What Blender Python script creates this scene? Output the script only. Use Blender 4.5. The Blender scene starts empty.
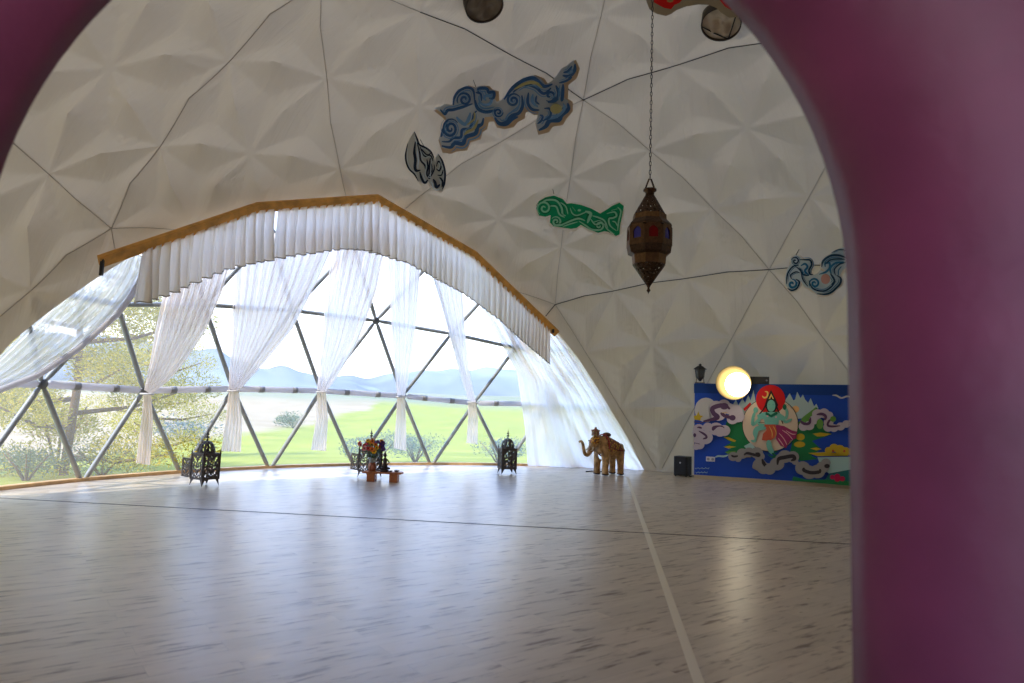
import bpy, bmesh, math, random
import numpy as np
from mathutils import Vector, Matrix
rnd = random.Random(7)
C = bpy.context.scene.collection
PI = math.pi
sc = bpy.context.scene

# ------------------------------------------------------------------ helpers
def srgb(r, g, b):
    f = lambda c: (c/255/12.92) if c/255 <= .04045 else ((c/255+.055)/1.055)**2.4
    return (f(r), f(g), f(b), 1)

def mat(name, col, rough=.6, metal=0., spec=.5, noise=None, bump=None, emit=None, trans=None):
    """noise=(scale, amount, stretch): mottles the base colour; bump=(scale, strength, stretch)"""
    m = bpy.data.materials.new(name); m.use_nodes = True
    nt = m.node_tree; b = nt.nodes['Principled BSDF']
    b.inputs['Base Color'].default_value = col
    b.inputs['Roughness'].default_value = rough
    b.inputs['Metallic'].default_value = metal
    b.inputs['Specular IOR Level'].default_value = spec
    def tex(scale, stretch):
        tc = nt.nodes.new('ShaderNodeTexCoord'); mp = nt.nodes.new('ShaderNodeMapping')
        mp.inputs['Scale'].default_value = stretch
        n = nt.nodes.new('ShaderNodeTexNoise'); n.inputs['Scale'].default_value = scale
        n.inputs['Detail'].default_value = 5
        nt.links.new(tc.outputs['Object'], mp.inputs[0]); nt.links.new(mp.outputs[0], n.inputs['Vector'])
        return n
    if noise:
        n = tex(noise[0], noise[2] if len(noise) > 2 else (1, 1, 1))
        r = nt.nodes.new('ShaderNodeValToRGB'); a = noise[1]
        r.color_ramp.elements[0].position = .3; r.color_ramp.elements[1].position = .7
        r.color_ramp.elements[0].color = (col[0]*(1-a), col[1]*(1-a), col[2]*(1-a), 1)
        r.color_ramp.elements[1].color = (min(1, col[0]*(1+a)), min(1, col[1]*(1+a)), min(1, col[2]*(1+a)), 1)
        nt.links.new(n.outputs['Fac'], r.inputs[0]); nt.links.new(r.outputs[0], b.inputs['Base Color'])
    if bump:
        n = tex(bump[0], bump[2] if len(bump) > 2 else (1, 1, 1))
        bp = nt.nodes.new('ShaderNodeBump'); bp.inputs['Strength'].default_value = bump[1]
        bp.inputs['Distance'].default_value = .02
        nt.links.new(n.outputs['Fac'], bp.inputs['Height']); nt.links.new(bp.outputs[0], b.inputs['Normal'])
    if emit:
        b.inputs['Emission Color'].default_value = emit[0]; b.inputs['Emission Strength'].default_value = emit[1]
    if trans:
        b.inputs['Transmission Weight'].default_value = trans
    return m

def cloth_mat(name, col, sheer, transl, weave=0):
    """woven cloth: diffuse + light passing through, and open weave gaps"""
    m = bpy.data.materials.new(name); m.use_nodes = True
    nt = m.node_tree; nt.nodes.clear()
    out = nt.nodes.new('ShaderNodeOutputMaterial')
    d = nt.nodes.new('ShaderNodeBsdfDiffuse'); t = nt.nodes.new('ShaderNodeBsdfTranslucent')
    d.inputs[0].default_value = col; t.inputs[0].default_value = col
    mx = nt.nodes.new('ShaderNodeMixShader'); mx.inputs[0].default_value = transl
    nt.links.new(d.outputs[0], mx.inputs[1]); nt.links.new(t.outputs[0], mx.inputs[2])
    tr = nt.nodes.new('ShaderNodeBsdfTransparent')
    m2 = nt.nodes.new('ShaderNodeMixShader')
    nt.links.new(mx.outputs[0], m2.inputs[1]); nt.links.new(tr.outputs[0], m2.inputs[2])
    if weave:
        uv = nt.nodes.new('ShaderNodeUVMap')
        w = nt.nodes.new('ShaderNodeTexWave'); w.bands_direction = 'Y'; w.inputs['Scale'].default_value = weave
        w.inputs['Distortion'].default_value = 1.5
        mr = nt.nodes.new('ShaderNodeMapRange'); mr.inputs['To Min'].default_value = sheer*.8; mr.inputs['To Max'].default_value = sheer*1.2
        nt.links.new(uv.outputs[0], w.inputs['Vector']); nt.links.new(w.outputs['Fac'], mr.inputs['Value'])
        nt.links.new(mr.outputs[0], m2.inputs[0])
    else:
        m2.inputs[0].default_value = sheer
    nt.links.new(m2.outputs[0], out.inputs[0])
    return m

class MB:
    def __init__(s): s.v = []; s.f = []; s.m = []; s.mi = 0
    def add(s, vs, fs, mi=None):
        o = len(s.v); s.v += [tuple(v) for v in vs]
        s.f += [tuple(i+o for i in f) for f in fs]; s.m += [s.mi if mi is None else mi]*len(fs)
    def box(s, c, d, rot=None, mi=None):
        M = rot or Matrix.Identity(3)
        vs = [Vector(c)+M@Vector((d[0]/2*x, d[1]/2*y, d[2]/2*z)) for x in (-1, 1) for y in (-1, 1) for z in (-1, 1)]
        s.add(vs, [(0, 1, 3, 2), (4, 6, 7, 5), (0, 4, 5, 1), (2, 3, 7, 6), (0, 2, 6, 4), (1, 5, 7, 3)], mi)
    def tube(s, pts, r, n=8, mi=None, cap=True, up=(0, 0, 1)):
        pts = [Vector(p) for p in pts]; rs = r if isinstance(r, (list, tuple)) else [r]*len(pts)
        vs = []; fs = []
        for i, p in enumerate(pts):
            t = (pts[min(i+1, len(pts)-1)]-pts[max(i-1, 0)]).normalized()
            u = Vector(up)
            if abs(t.dot(u)) > .95: u = Vector((1, 0, 0)) if abs(t.x) < .9 else Vector((0, 1, 0))
            a = t.cross(u).normalized(); b = t.cross(a).normalized()
            for k in range(n):
                th = 2*PI*k/n; vs.append(p+a*math.cos(th)*rs[i]+b*math.sin(th)*rs[i])
        for i in range(len(pts)-1):
            for k in range(n):
                k2 = (k+1) % n; fs.append((i*n+k, i*n+k2, (i+1)*n+k2, (i+1)*n+k))
        if cap:
            fs.append(tuple(range(n-1, -1, -1))); fs.append(tuple((len(pts)-1)*n+k for k in range(n)))
        s.add(vs, fs, mi)
    def lathe(s, prof, n=24, mi=None, c=(0, 0, 0), rot0=0):
        c = Vector(c); vs = []; fs = []
        for r, z in prof:
            for k in range(n):
                th = 2*PI*k/n+rot0; vs.append(c+Vector((max(r, 1e-4)*math.cos(th), max(r, 1e-4)*math.sin(th), z)))
        for i in range(len(prof)-1):
            for k in range(n):
                k2 = (k+1) % n; fs.append((i*n+k, i*n+k2, (i+1)*n+k2, (i+1)*n+k))
        fs.append(tuple(range(n-1, -1, -1))); fs.append(tuple((len(prof)-1)*n+k for k in range(n)))
        s.add(vs, fs, mi)
    def ball(s, c, r, n=12, mi=None, sc_=(1, 1, 1)):
        prof = [(math.sin(PI*i/n), -math.cos(PI*i/n)) for i in range(n+1)]
        o = len(s.v); s.lathe(prof, n, mi)
        for i in range(o, len(s.v)):
            v = s.v[i]; s.v[i] = (c[0]+v[0]*r*sc_[0], c[1]+v[1]*r*sc_[1], c[2]+v[2]*r*sc_[2])
    def build(s, name, mats, parent=None, smooth=False, bevel=0):
        me = bpy.data.meshes.new(name); me.from_pydata(s.v, [], s.f)
        for m in (mats if isinstance(mats, (list, tuple)) else [mats]): me.materials.append(m)
        me.polygons.foreach_set('material_index', s.m)
        if smooth: me.polygons.foreach_set('use_smooth', [True]*len(me.polygons))
        me.update()
        o = bpy.data.objects.new(name, me); C.objects.link(o)
        if parent: o.parent = parent
        if bevel:
            b = o.modifiers.new('bevel', 'BEVEL'); b.width = bevel; b.segments = 2; b.limit_method = 'ANGLE'
        return o

def tag(o, label=None, cat=None, group=None, kind=None):
    if label: o['label'] = label
    if cat: o['category'] = cat
    if group: o['group'] = group
    if kind: o['kind'] = kind
    return o
def empty(name, loc=(0, 0, 0), rz=0):
    o = bpy.data.objects.new(name, None); C.objects.link(o); o.location = loc; o.rotation_euler = (0, 0, rz)
    o.empty_display_size = .1
    return o
def copy_tree(o, parent=None):
    c = o.copy(); C.objects.link(c)
    if parent: c.parent = parent
    for ch in [x for x in bpy.data.objects if x.parent == o and x != c]: copy_tree(ch, c)
    return c
def solid(o, t, off=0):
    m = o.modifiers.new('solid', 'SOLIDIFY'); m.thickness = t; m.offset = off
    return o

# ------------------------------------------------------------------ camera
FPX = 680.44; PITCH = .0976; ROLL = .0336
EYE = Vector((0, 0, 1.50))
CEN = Vector((1.682, 8.698, -.05)); R = 9.615; PHI = .3879
cr, sr = math.cos(ROLL), math.sin(ROLL); cp, sp = math.cos(PITCH), math.sin(PITCH)
def ray(x, y):
    dx, dy = x-512, y-341.5
    a = (dx*cr+dy*sr)/FPX; b = -(-dx*sr+dy*cr)/FPX
    return Vector((a, cp-b*sp, sp+b*cp))
def on_floor(x, y, z=0.):
    d = ray(x, y); return EYE+d*((z-EYE.z)/d.z)
def on_sphere(x, y, r):
    d = ray(x, y); o = EYE-CEN; A = d.dot(d); B = 2*o.dot(d); c = o.dot(o)-r*r
    return EYE+d*((-B+math.sqrt(B*B-4*A*c))/(2*A))
def at_depth(x, y, Y): d = ray(x, y); return EYE+d*(Y/d.y)
def on_plane(x, y, p, n): d = ray(x, y); return EYE+d*((p-EYE).dot(n)/d.dot(n))
def proj(P):
    q = P-EYE; D = q.y*cp+q.z*sp; U = -q.y*sp+q.z*cp
    x = FPX*q.x/D; y = -FPX*U/D
    return (512+x*cr-y*sr, 341.5+x*sr+y*cr)
cam = bpy.data.cameras.new('camera'); co = bpy.data.objects.new('camera', cam); C.objects.link(co)
X = Vector((cr, -sp*sr, cp*sr)); U = Vector((-sr, -sp*cr, cp*cr)); F = Vector((0, cp, sp))
co.matrix_world = Matrix(((X.x, U.x, -F.x, EYE.x), (X.y, U.y, -F.y, EYE.y), (X.z, U.z, -F.z, EYE.z), (0, 0, 0, 1)))
cam.lens = FPX/1024*36; cam.sensor_width = 36; cam.clip_end = 3000; cam.clip_start = .05
cam.dof.use_dof = True; cam.dof.focus_distance = 15; cam.dof.aperture_fstop = 1.9
sc.camera = co
sc.view_settings.view_transform = 'Standard'; sc.view_settings.look = 'None'
sc.view_settings.gamma = 1; sc.view_settings.use_curve_mapping = False
sc.view_settings.exposure = 0.76
sc.cycles.max_bounces = 10; sc.cycles.diffuse_bounces = 6; sc.cycles.transparent_max_bounces = 24
sc.cycles.transmission_bounces = 8; sc.cycles.caustics_reflective = False; sc.cycles.caustics_refractive = False
sc.cycles.use_denoising = True; sc.cycles.sample_clamp_indirect = 6

# ------------------------------------------------------------------ sky and sun
w = bpy.data.worlds.new('sky'); sc.world = w; w.use_nodes = True
nt = w.node_tree; bg = nt.nodes['Background']
tc = nt.nodes.new('ShaderNodeTexCoord'); sx = nt.nodes.new('ShaderNodeSeparateXYZ')
rp = nt.nodes.new('ShaderNodeValToRGB')
rp.color_ramp.elements[0].position = 0.; rp.color_ramp.elements[0].color = (.86, .90, .96, 1)
rp.color_ramp.elements[1].position = .9; rp.color_ramp.elements[1].color = (.30, .50, 1.0, 1)
for p_, c_ in ((.14, (.82, .89, 1.0, 1)), (.30, (.40, .66, 1.34, 1))): rp.color_ramp.elements.new(p_).color = c_
nt.links.new(tc.outputs['Generated'], sx.inputs[0]); nt.links.new(sx.outputs['Z'], rp.inputs[0])
nt.links.new(rp.outputs[0], bg.inputs[0]); bg.inputs[1].default_value = 2.0
sun = bpy.data.lights.new('sun', 'SUN'); sun.energy = 3.5; sun.angle = .02; sun.color = (1, .94, .84)
so = bpy.data.objects.new('sun', sun); C.objects.link(so)
sd = Vector((-.62, -.55, .95)).normalized()
so.rotation_euler = sd.to_track_quat('Z', 'Y').to_euler()

# ------------------------------------------------------------------ materials
M = {}
M['purple'] = mat('purple plaster', (.18, .035, .078, 1), .5, spec=.5, noise=(2.2, .22), bump=(9, .25))
M['strut'] = mat('galvanised steel', srgb(150, 154, 155), .5, .15, noise=(6, .12))
M['rail'] = cloth_mat('pale wrapped rail cloth', srgb(225, 222, 226), 0, .55)
M['hub'] = mat('steel hub plate', srgb(105, 108, 110), .45, .4)
M['clamp'] = mat('grey clamp', srgb(150, 150, 152), .6)
M['beam'] = mat('orange stained pine', srgb(218, 160, 74), .5, noise=(5, .25, (1, 1, 1)), bump=(30, .2))
M['sill'] = mat('pine sill', srgb(198, 160, 112), .6, noise=(6, .2))
M['black'] = mat('black metal', srgb(24, 24, 26), .5)
M['iron'] = mat('pierced dark iron', srgb(84, 76, 72), .5, .35, noise=(30, .3))
M['valance'] = cloth_mat('cream valance cloth', srgb(246, 238, 228), .02, .48)
M['sheer'] = cloth_mat('white sheer voile', srgb(255, 243, 233), .07, .75, 26)
M['sheer_thin'] = cloth_mat('thin white voile', srgb(246, 246, 248), .30, .7)
M['white_cloth'] = cloth_mat('white cotton drape', srgb(255, 243, 230), .02, .8)
M['tape'] = mat('pale floor tape', srgb(232, 222, 198), .5)
M['seam_pale'] = mat('pale seam cord', srgb(176, 164, 144), .9)
M['seam'] = mat('dark seam cord', srgb(62, 56, 48), .8)
M['wood'] = mat('orange bench wood', srgb(170, 98, 48), .5, noise=(12, .25, (1, 1, 6)))

# liner cloth: cream, wrinkled by a stretched noise in its own cloth coordinates
def liner_mat():
    m = bpy.data.materials.new('cream tent lining'); m.use_nodes = True
    nt = m.node_tree; b = nt.nodes['Principled BSDF']
    b.inputs['Roughness'].default_value = .85; b.inputs['Specular IOR Level'].default_value = .15
    uv = nt.nodes.new('ShaderNodeUVMap')
    n2 = nt.nodes.new('ShaderNodeTexNoise'); n2.inputs['Scale'].default_value = .45; n2.inputs['Detail'].default_value = 3
    r = nt.nodes.new('ShaderNodeValToRGB')
    r.color_ramp.elements[0].color = (.60, .51, .345, 1); r.color_ramp.elements[1].color = (.68, .585, .405, 1)
    nt.links.new(uv.outputs[0], n2.inputs['Vector']); nt.links.new(n2.outputs['Fac'], r.inputs[0])
    nt.links.new(r.outputs[0], b.inputs['Base Color'])
    mp = nt.nodes.new('ShaderNodeMapping'); mp.inputs['Scale'].default_value = (9, 1.1, 1); mp.inputs['Rotation'].default_value = (0, 0, .3)
    n = nt.nodes.new('ShaderNodeTexNoise'); n.inputs['Scale'].default_value = 1; n.inputs['Detail'].default_value = 4
    n.inputs['Distortion'].default_value = .6
    msk = nt.nodes.new('ShaderNodeTexNoise'); msk.inputs['Scale'].default_value = .8
    mm = nt.nodes.new('ShaderNodeMath'); mm.operation = 'MULTIPLY'
    bp = nt.nodes.new('ShaderNodeBump'); bp.inputs['Strength'].default_value = .45; bp.inputs['Distance'].default_value = .07
    nt.links.new(uv.outputs[0], mp.inputs[0]); nt.links.new(mp.outputs[0], n.inputs['Vector'])
    nt.links.new(uv.outputs[0], msk.inputs['Vector'])
    nt.links.new(n.outputs['Fac'], mm.inputs[0]); nt.links.new(msk.outputs['Fac'], mm.inputs[1])
    nt.links.new(mm.outputs[0], bp.inputs['Height']); nt.links.new(bp.outputs[0], b.inputs['Normal'])
    tl = nt.nodes.new('ShaderNodeBsdfTranslucent'); tl.inputs[0].default_value = (.80, .66, .47, 1)
    ms = nt.nodes.new('ShaderNodeMixShader'); ms.inputs[0].default_value = .064
    nt.links.new(b.outputs[0], ms.inputs[1]); nt.links.new(tl.outputs[0], ms.inputs[2])
    nt.links.new(ms.outputs[0], nt.nodes['Material Output'].inputs[0])
    return m
M['liner'] = liner_mat()

def pane_mat():
    m = bpy.data.materials.new('clear vinyl'); m.use_nodes = True
    nt = m.node_tree; nt.nodes.clear(); out = nt.nodes.new('ShaderNodeOutputMaterial')
    tr = nt.nodes.new('ShaderNodeBsdfTransparent'); tr.inputs[0].default_value = (.985, .98, .96, 1)
    tl = nt.nodes.new('ShaderNodeBsdfTranslucent'); tl.inputs[0].default_value = (1, .96, .88, 1)
    gl = nt.nodes.new('ShaderNodeBsdfGlossy'); gl.inputs['Roughness'].default_value = .08
    a = nt.nodes.new('ShaderNodeMixShader'); a.inputs[0].default_value = .13
    b = nt.nodes.new('ShaderNodeMixShader'); b.inputs[0].default_value = .03
    nt.links.new(tr.outputs[0], a.inputs[1]); nt.links.new(tl.outputs[0], a.inputs[2])
    nt.links.new(a.outputs[0], b.inputs[1]); nt.links.new(gl.outputs[0], b.inputs[2])
    nt.links.new(b.outputs[0], out.inputs[0])
    return m
M['pane'] = pane_mat()

def floor_mat():
    m = bpy.data.materials.new('whitewashed laminate'); m.use_nodes = True
    nt = m.node_tree; b = nt.nodes['Principled BSDF']; L = nt.links.new
    tc = nt.nodes.new('ShaderNodeTexCoord'); mp = nt.nodes.new('ShaderNodeMapping')
    mp.inputs['Rotation'].default_value = (0, 0, -math.radians(37))
    L(tc.outputs['Object'], mp.inputs[0])
    br = nt.nodes.new('ShaderNodeTexBrick'); br.inputs['Scale'].default_value = 1
    br.inputs['Brick Width'].default_value = 1.25; br.inputs['Row Height'].default_value = .19
    br.inputs['Mortar Size'].default_value = .0012; br.offset = .37
    br.inputs['Color1'].default_value = (0, 0, 0, 1); br.inputs['Color2'].default_value = (1, 1, 1, 1); br.inputs['Mortar'].default_value = (.5, .5, .5, 1)
    L(mp.outputs[0], br.inputs['Vector'])
    # grain streaks along the plank, shifted from plank to plank
    sh = nt.nodes.new('ShaderNodeVectorMath'); sh.operation = 'MULTIPLY_ADD'
    L(br.outputs['Color'], sh.inputs[0]); sh.inputs[1].default_value = (7, 3, 0); L(mp.outputs[0], sh.inputs[2])
    m2 = nt.nodes.new('ShaderNodeMapping'); m2.inputs['Scale'].default_value = (2.6, 15, 1); L(sh.outputs[0], m2.inputs[0])
    n1 = nt.nodes.new('ShaderNodeTexNoise'); n1.inputs['Scale'].default_value = 1; n1.inputs['Detail'].default_value = 6; n1.inputs['Roughness'].default_value = .6
    L(m2.outputs[0], n1.inputs['Vector'])
    r1 = nt.nodes.new('ShaderNodeValToRGB')
    r1.color_ramp.elements[0].position = .345; r1.color_ramp.elements[0].color = (.17, .095, .048, 1)
    r1.color_ramp.elements[1].position = .45; r1.color_ramp.elements[1].color = (.61, .505, .385, 1)
    e = r1.color_ramp.elements.new(.75); e.color = (.69, .59, .455, 1)
    L(n1.outputs['Fac'], r1.inputs[0])
    mx = nt.nodes.new('ShaderNodeMix'); mx.data_type = 'RGBA'; mx.blend_type = 'MULTIPLY'; mx.inputs['Factor'].default_value = 1
    r2 = nt.nodes.new('ShaderNodeValToRGB'); r2.color_ramp.elements[0].color = (.84, .84, .84, 1); r2.color_ramp.elements[1].color = (1, 1, 1, 1)
    L(br.outputs['Color'], r2.inputs[0]); L(r1.outputs[0], mx.inputs['A']); L(r2.outputs[0], mx.inputs['B'])
    m3 = nt.nodes.new('ShaderNodeMix'); m3.data_type = 'RGBA'; m3.inputs['B'].default_value = (.30, .25, .19, 1)
    L(br.outputs['Fac'], m3.inputs['Factor']); L(mx.outputs['Result'], m3.inputs['A'])
    L(m3.outputs['Result'], b.inputs['Base Color'])
    rr = nt.nodes.new('ShaderNodeMapRange'); rr.inputs['To Min'].default_value = .36; rr.inputs['To Max'].default_value = .24
    L(n1.outputs['Fac'], rr.inputs['Value']); L(rr.outputs[0], b.inputs['Roughness'])
    b.inputs['Specular IOR Level'].default_value = 1.0
    bp = nt.nodes.new('ShaderNodeBump'); bp.inputs['Strength'].default_value = .12; bp.inputs['Distance'].default_value = .004
    L(n1.outputs['Fac'], bp.inputs['Height']); L(bp.outputs[0], b.inputs['Normal'])
    return m
M['floor'] = floor_mat()

# ------------------------------------------------------------------ floor
def floor_outline(r, xr, y0):
    pts = []
    for k in range(240):
        a = -PI/2+2*PI*(k+.5)/240; pts.append(Vector((CEN.x+r*math.cos(a), CEN.y+r*math.sin(a))))
    keep = [p for p in pts if not (xr[0] < p.x < xr[1] and p.y < 3)]
    first = [p for p in keep if p.x >= xr[1] and p.y < 9]; i = keep.index(min(first, key=lambda p: p.y))
    keep = keep[i:]+keep[:i]
    return keep+[Vector((xr[0], y0)), Vector((xr[1], y0))]
ol = floor_outline(R+.02, (-2.42, 1.86), -3.2); n = len(ol)
fb = MB(); fb.add([(p.x, p.y, 0) for p in ol]+[(p.x, p.y, -.1) for p in ol],
    [tuple(range(n)), tuple(range(2*n-1, n-1, -1))]+[(i, n+i, n+(i+1) % n, (i+1) % n) for i in range(n)])
tag(fb.build('floor', M['floor']), 'whitewashed wood plank floor of the round hall', 'floor', kind='structure')

# ------------------------------------------------------------------ geodesic lattice (six-frequency, vertex up)
FR = 6
lt = math.atan(.5)
IV = [Vector((0, 0, 1))]+[Vector((math.cos(lt)*math.cos(2*PI*k/5+PHI), math.cos(lt)*math.sin(2*PI*k/5+PHI), math.sin(lt))) for k in range(5)] \
    + [Vector((math.cos(lt)*math.cos(2*PI*(k+.5)/5+PHI), math.cos(lt)*math.sin(2*PI*(k+.5)/5+PHI), -math.sin(lt))) for k in range(5)]
IF = []
for k in range(5):
    k2 = (k+1) % 5; IF += [(0, 1+k, 1+k2), (1+k, 6+k, 1+k2), (6+k, 6+k2, 1+k2)]
def key(p): return (round(p[0], 4), round(p[1], 4), round(p[2], 4))
HUB = {}; TRI = set(); EDGE = {}
for f in IF:
    A, B, Cc = [IV[i] for i in f]
    g = {}
    for i in range(FR+1):
        for j in range(FR+1-i):
            p = (A+(B-A)*i/FR+(Cc-A)*j/FR).normalized(); k = key(p); HUB.setdefault(k, p); g[i, j] = k
    def line(a, b, seam):
        e = tuple(sorted((a, b))); EDGE[e] = EDGE.get(e, False) or seam
    for i in range(FR):
        for j in range(FR-i):
            TRI.add((g[i, j], g[i+1, j], g[i, j+1]))
            line(g[i, j], g[i+1, j], j % 3 == 0); line(g[i, j], g[i, j+1], i % 3 == 0); line(g[i+1, j], g[i, j+1], (i+j+1) % 3 == 0)
            if i+j < FR-1: TRI.add((g[i+1, j], g[i+1, j+1], g[i, j+1]))

# opening in the lining: planes through the dome centre (edge chain traced on the lining)
RL = R*.974
chain = [(-150, 500), (-75, 425), (0, 352), (50, 303), (101, 258), (258, 209), (377, 201), (472, 257), (556, 333), (580, 362), (603, 398), (622, 430), (645, 472)]
CH = [(on_sphere(x, y, RL)-CEN) for x, y in chain]
CH[0] = (CH[1]+(CH[1]-CH[2])*1.0); 
CH.append(CH[-1]+(CH[-1]-CH[-2]))
PL = [CH[i].cross(CH[i+1]).normalized() for i in range(len(CH)-1)]
ctr = (sum(CH[3:9], Vector())/6); ctr.z = 1.5
PL = [p if p.dot(ctr) > 0 else -p for p in PL]
def inside(v, m=0.): return all(p.dot(v) > m for p in PL)

er = random.Random(3); EO = {e: ((.075+.04*er.random()) if s_ else .105+.08*er.random()) for e, s_ in EDGE.items()}
EW = {e: (er.uniform(11, 17), er.uniform(0, 6.3), er.choice((0, .008, .014, .02)), er.uniform(0, 6.3)) for e in EDGE}
EF = {e: ((HUB[e[0]]+HUB[e[1]]).normalized(), (HUB[e[1]]-HUB[e[0]]).normalized()) for e in EDGE}
def damp(p):
    m = -min(q.dot(p) for q in PL)/.075; m = max(0., min(1., m)); return m*m*(3-2*m)
def offs(l, t, p):
    """taut cloth: drawn outwards along the struts, most of all where it is tied at mid-strut; slack inwards between"""
    s = sorted(((l[i], t[i]) for i in range(len(t))), key=lambda q: -q[0]); l3 = s[2][0] if len(s) > 2 else 0.
    o = .125*(1-3*l3)**1.6-.075
    k = range(len(t))
    for i in k:
        for j in k:
            if j <= i: continue
            li, lj = l[i]-.5, l[j]-.5; lo = sum(l[q] for q in k if q not in (i, j))
            d = 1.9*math.sqrt(max(0, (li*li+lj*lj+lo*lo)/2))
            if d > .95: continue
            e = tuple(sorted((t[i], t[j]))); c_ = (1-d/.95)**1.75; o += EO[e]*c_
            if len(t) > 2 and .02 < d:
                pm, ax = EF[e]; q = p-pm; th = math.atan2(q.dot(pm.cross(ax)), q.dot(ax)); w_ = EW[e]
                o += w_[2]*min(1, d/.4)**2*4*c_*(1-c_)*max(0, math.sin(th+w_[3]))*math.sin(w_[0]*th+w_[1])
    return o*damp(p)
NS = 12
lv = {}; lf = []; LV = []
def lvert(p, l, t):
    k = key(p)
    if k in lv: return lv[k]
    lv[k] = len(LV); LV.append(CEN+p*(RL+offs(l, t, p)))
    return lv[k]
for t in TRI:
    A, B, Cc = [HUB[k] for k in t]
    cc = (A+B+Cc)/3
    if cc.z < -.14: continue
    if (CEN+cc*RL).y < -.3: continue
    c3 = (1/3, 1/3, 1/3); E3 = [(1, 0, 0), (0, 1, 0), (0, 0, 1)]
    for a_, b_ in ((0, 1), (1, 0), (1, 2), (2, 1), (2, 0), (0, 2)):
        h3 = E3[a_]; m3 = tuple((E3[a_][q]+E3[b_][q])/2 for q in range(3)); flip = (b_-a_) % 3 == 1
        g = {}
        for i in range(NS+1):
            for j in range(NS+1-i):
                u, v = i/NS, j/NS; l = tuple(h3[q]*(1-u-v)+m3[q]*u+c3[q]*v for q in range(3))
                p = (A*l[0]+B*l[1]+Cc*l[2]).normalized(); g[i, j] = lvert(p, l, t)
        for i in range(NS):
            for j in range(NS-i):
                q = [(g[i, j], g[i, j+1], g[i+1, j])]
                if i+j < NS-1: q.append((g[i+1, j], g[i, j+1], g[i+1, j+1]))
                lf += [x if flip else x[::-1] for x in q]
me = bpy.data.meshes.new('ceiling'); me.from_pydata([tuple(v) for v in LV], [], lf)
bm = bmesh.new(); bm.from_mesh(me)
for p in PL:
    bmesh.ops.bisect_plane(bm, geom=bm.verts[:]+bm.edges[:]+bm.faces[:], dist=1e-5, plane_co=CEN, plane_no=p)
WALLY = 1.9
bmesh.ops.bisect_plane(bm, geom=bm.verts[:]+bm.edges[:]+bm.faces[:], dist=1e-5, plane_co=(0, 0, 0), plane_no=(0, 0, -1), clear_outer=True)
bmesh.ops.bisect_plane(bm, geom=bm.verts[:]+bm.edges[:]+bm.faces[:], dist=1e-5, plane_co=(0, WALLY+.05, 0), plane_no=(0, -1, 0), clear_outer=True)
bmesh.ops.delete(bm, geom=[f for f in bm.faces if inside(f.calc_center_median()-CEN)], context='FACES')
uvl = bm.loops.layers.uv.new('UVMap')
for f in bm.faces:
    f.smooth = True
    for l in f.loops:
        q = l.vert.co-CEN; az = math.atan2(q.y, q.x)
        if az < -PI/2-.3: az += 2*PI
        l[uvl].uv = (az*R, math.asin(max(-1, min(1, q.z/q.length)))*R)
bm.to_mesh(me); bm.free(); me.materials.append(M['liner'])
ceil = bpy.data.objects.new('ceiling', me); C.objects.link(ceil)
tag(ceil, 'cream quilted fabric lining of the dome', 'dome lining', kind='structure')
es = ceil.modifiers.new('crease', 'EDGE_SPLIT'); es.split_angle = math.radians(40)

# seam cords sewn along every third lattice line
nseam = 0
for (a, b), s in EDGE.items():
    if not s: continue
    A, B = HUB[a], HUB[b]; pts = []
    for i in range(13):
        t = i/12; p = (A*(1-t)+B*t).normalized(); o = offs((1-t, t), (a, b), p)
        q = CEN+p*(RL+o-.022)
        if inside(p, -.004) or q.z < .05 or q.y < WALLY+.1: 
            if len(pts) < 2: pts = []
            else: break
        else: pts.append(q)
    if len(pts) > 3:
        mx_, my_ = proj(pts[len(pts)//2])
        dark = any(abs((my_-y0)*(x1-x0)-(mx_-x0)*(y1-y0))/math.hypot(x1-x0, y1-y0) < 14 and x0-5 < mx_ < x1+5 for x0, y0, x1, y1 in ((390, -5, 583, 103), (583, 103, 700, 66), (690, 66, 800, 42), (556, 304, 860, 262)))
        sb = MB(); sb.tube(pts, .010 if dark else .007, 5); sb.build('seam_cord', M['seam'] if dark else M['seam_pale'], ceil, True)

# ------------------------------------------------------------------ window: frame of struts, clear skin
win = tag(empty('window_1', CEN), 'large arched dome window framed by grey triangular struts', 'window', kind='structure')
def rel(p): return Vector(p)-CEN
hubs_used = set(); rail_pts = []
for (a, b) in EDGE:
    A, B = HUB[a], HUB[b]; mid = (A+B).normalized()
    if A.z < -.01 or B.z < -.01: continue
    if not inside(mid, .012): continue
    horiz = abs(A.z-B.z) < .02
    if A.z < .02 and B.z < .02: continue
    row8 = horiz and .1 < mid.z < .24
    sb = MB()
    P, Q = A*R, B*R; d = (Q-P).normalized()
    if row8: 
        sb.tube([P, P+d*.12, P+d*.14, Q-d*.14, Q-d*.12, Q], [.03, .03, .068, .068, .03, .03], 10)
        sb.build('rail', M['rail'], win, True)
        for t in (.3, .68):
            cb = MB(); X_ = P*(1-t)+Q*t; cb.tube([X_-d*.06, X_+d*.06], .072, 8); cb.build('clamp', M['clamp'], win, True)
    else:
        sb.tube([P, P+d*.10, P+d*.2, Q-d*.2, Q-d*.10, Q], [.030, .034, .046, .046, .034, .030], 10)
        sb.build('strut', M['strut'], win, True)
    hubs_used |= {a, b}
for k in hubs_used:
    p = HUB[k]; hb = MB(); M3 = p.to_track_quat('Z', 'Y').to_matrix()
    o = len(hb.v); hb.lathe([(.0, -.05), (.07, -.05), (.085, -.03), (.085, .02), (.02, .05), (.0, .06)], 12)
    hb.v = [tuple(p*R+M3@Vector(v)) for v in hb.v]
    if p.z > .02: hb.build('hub', M['hub'], win, True)
pb = MB()
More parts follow.
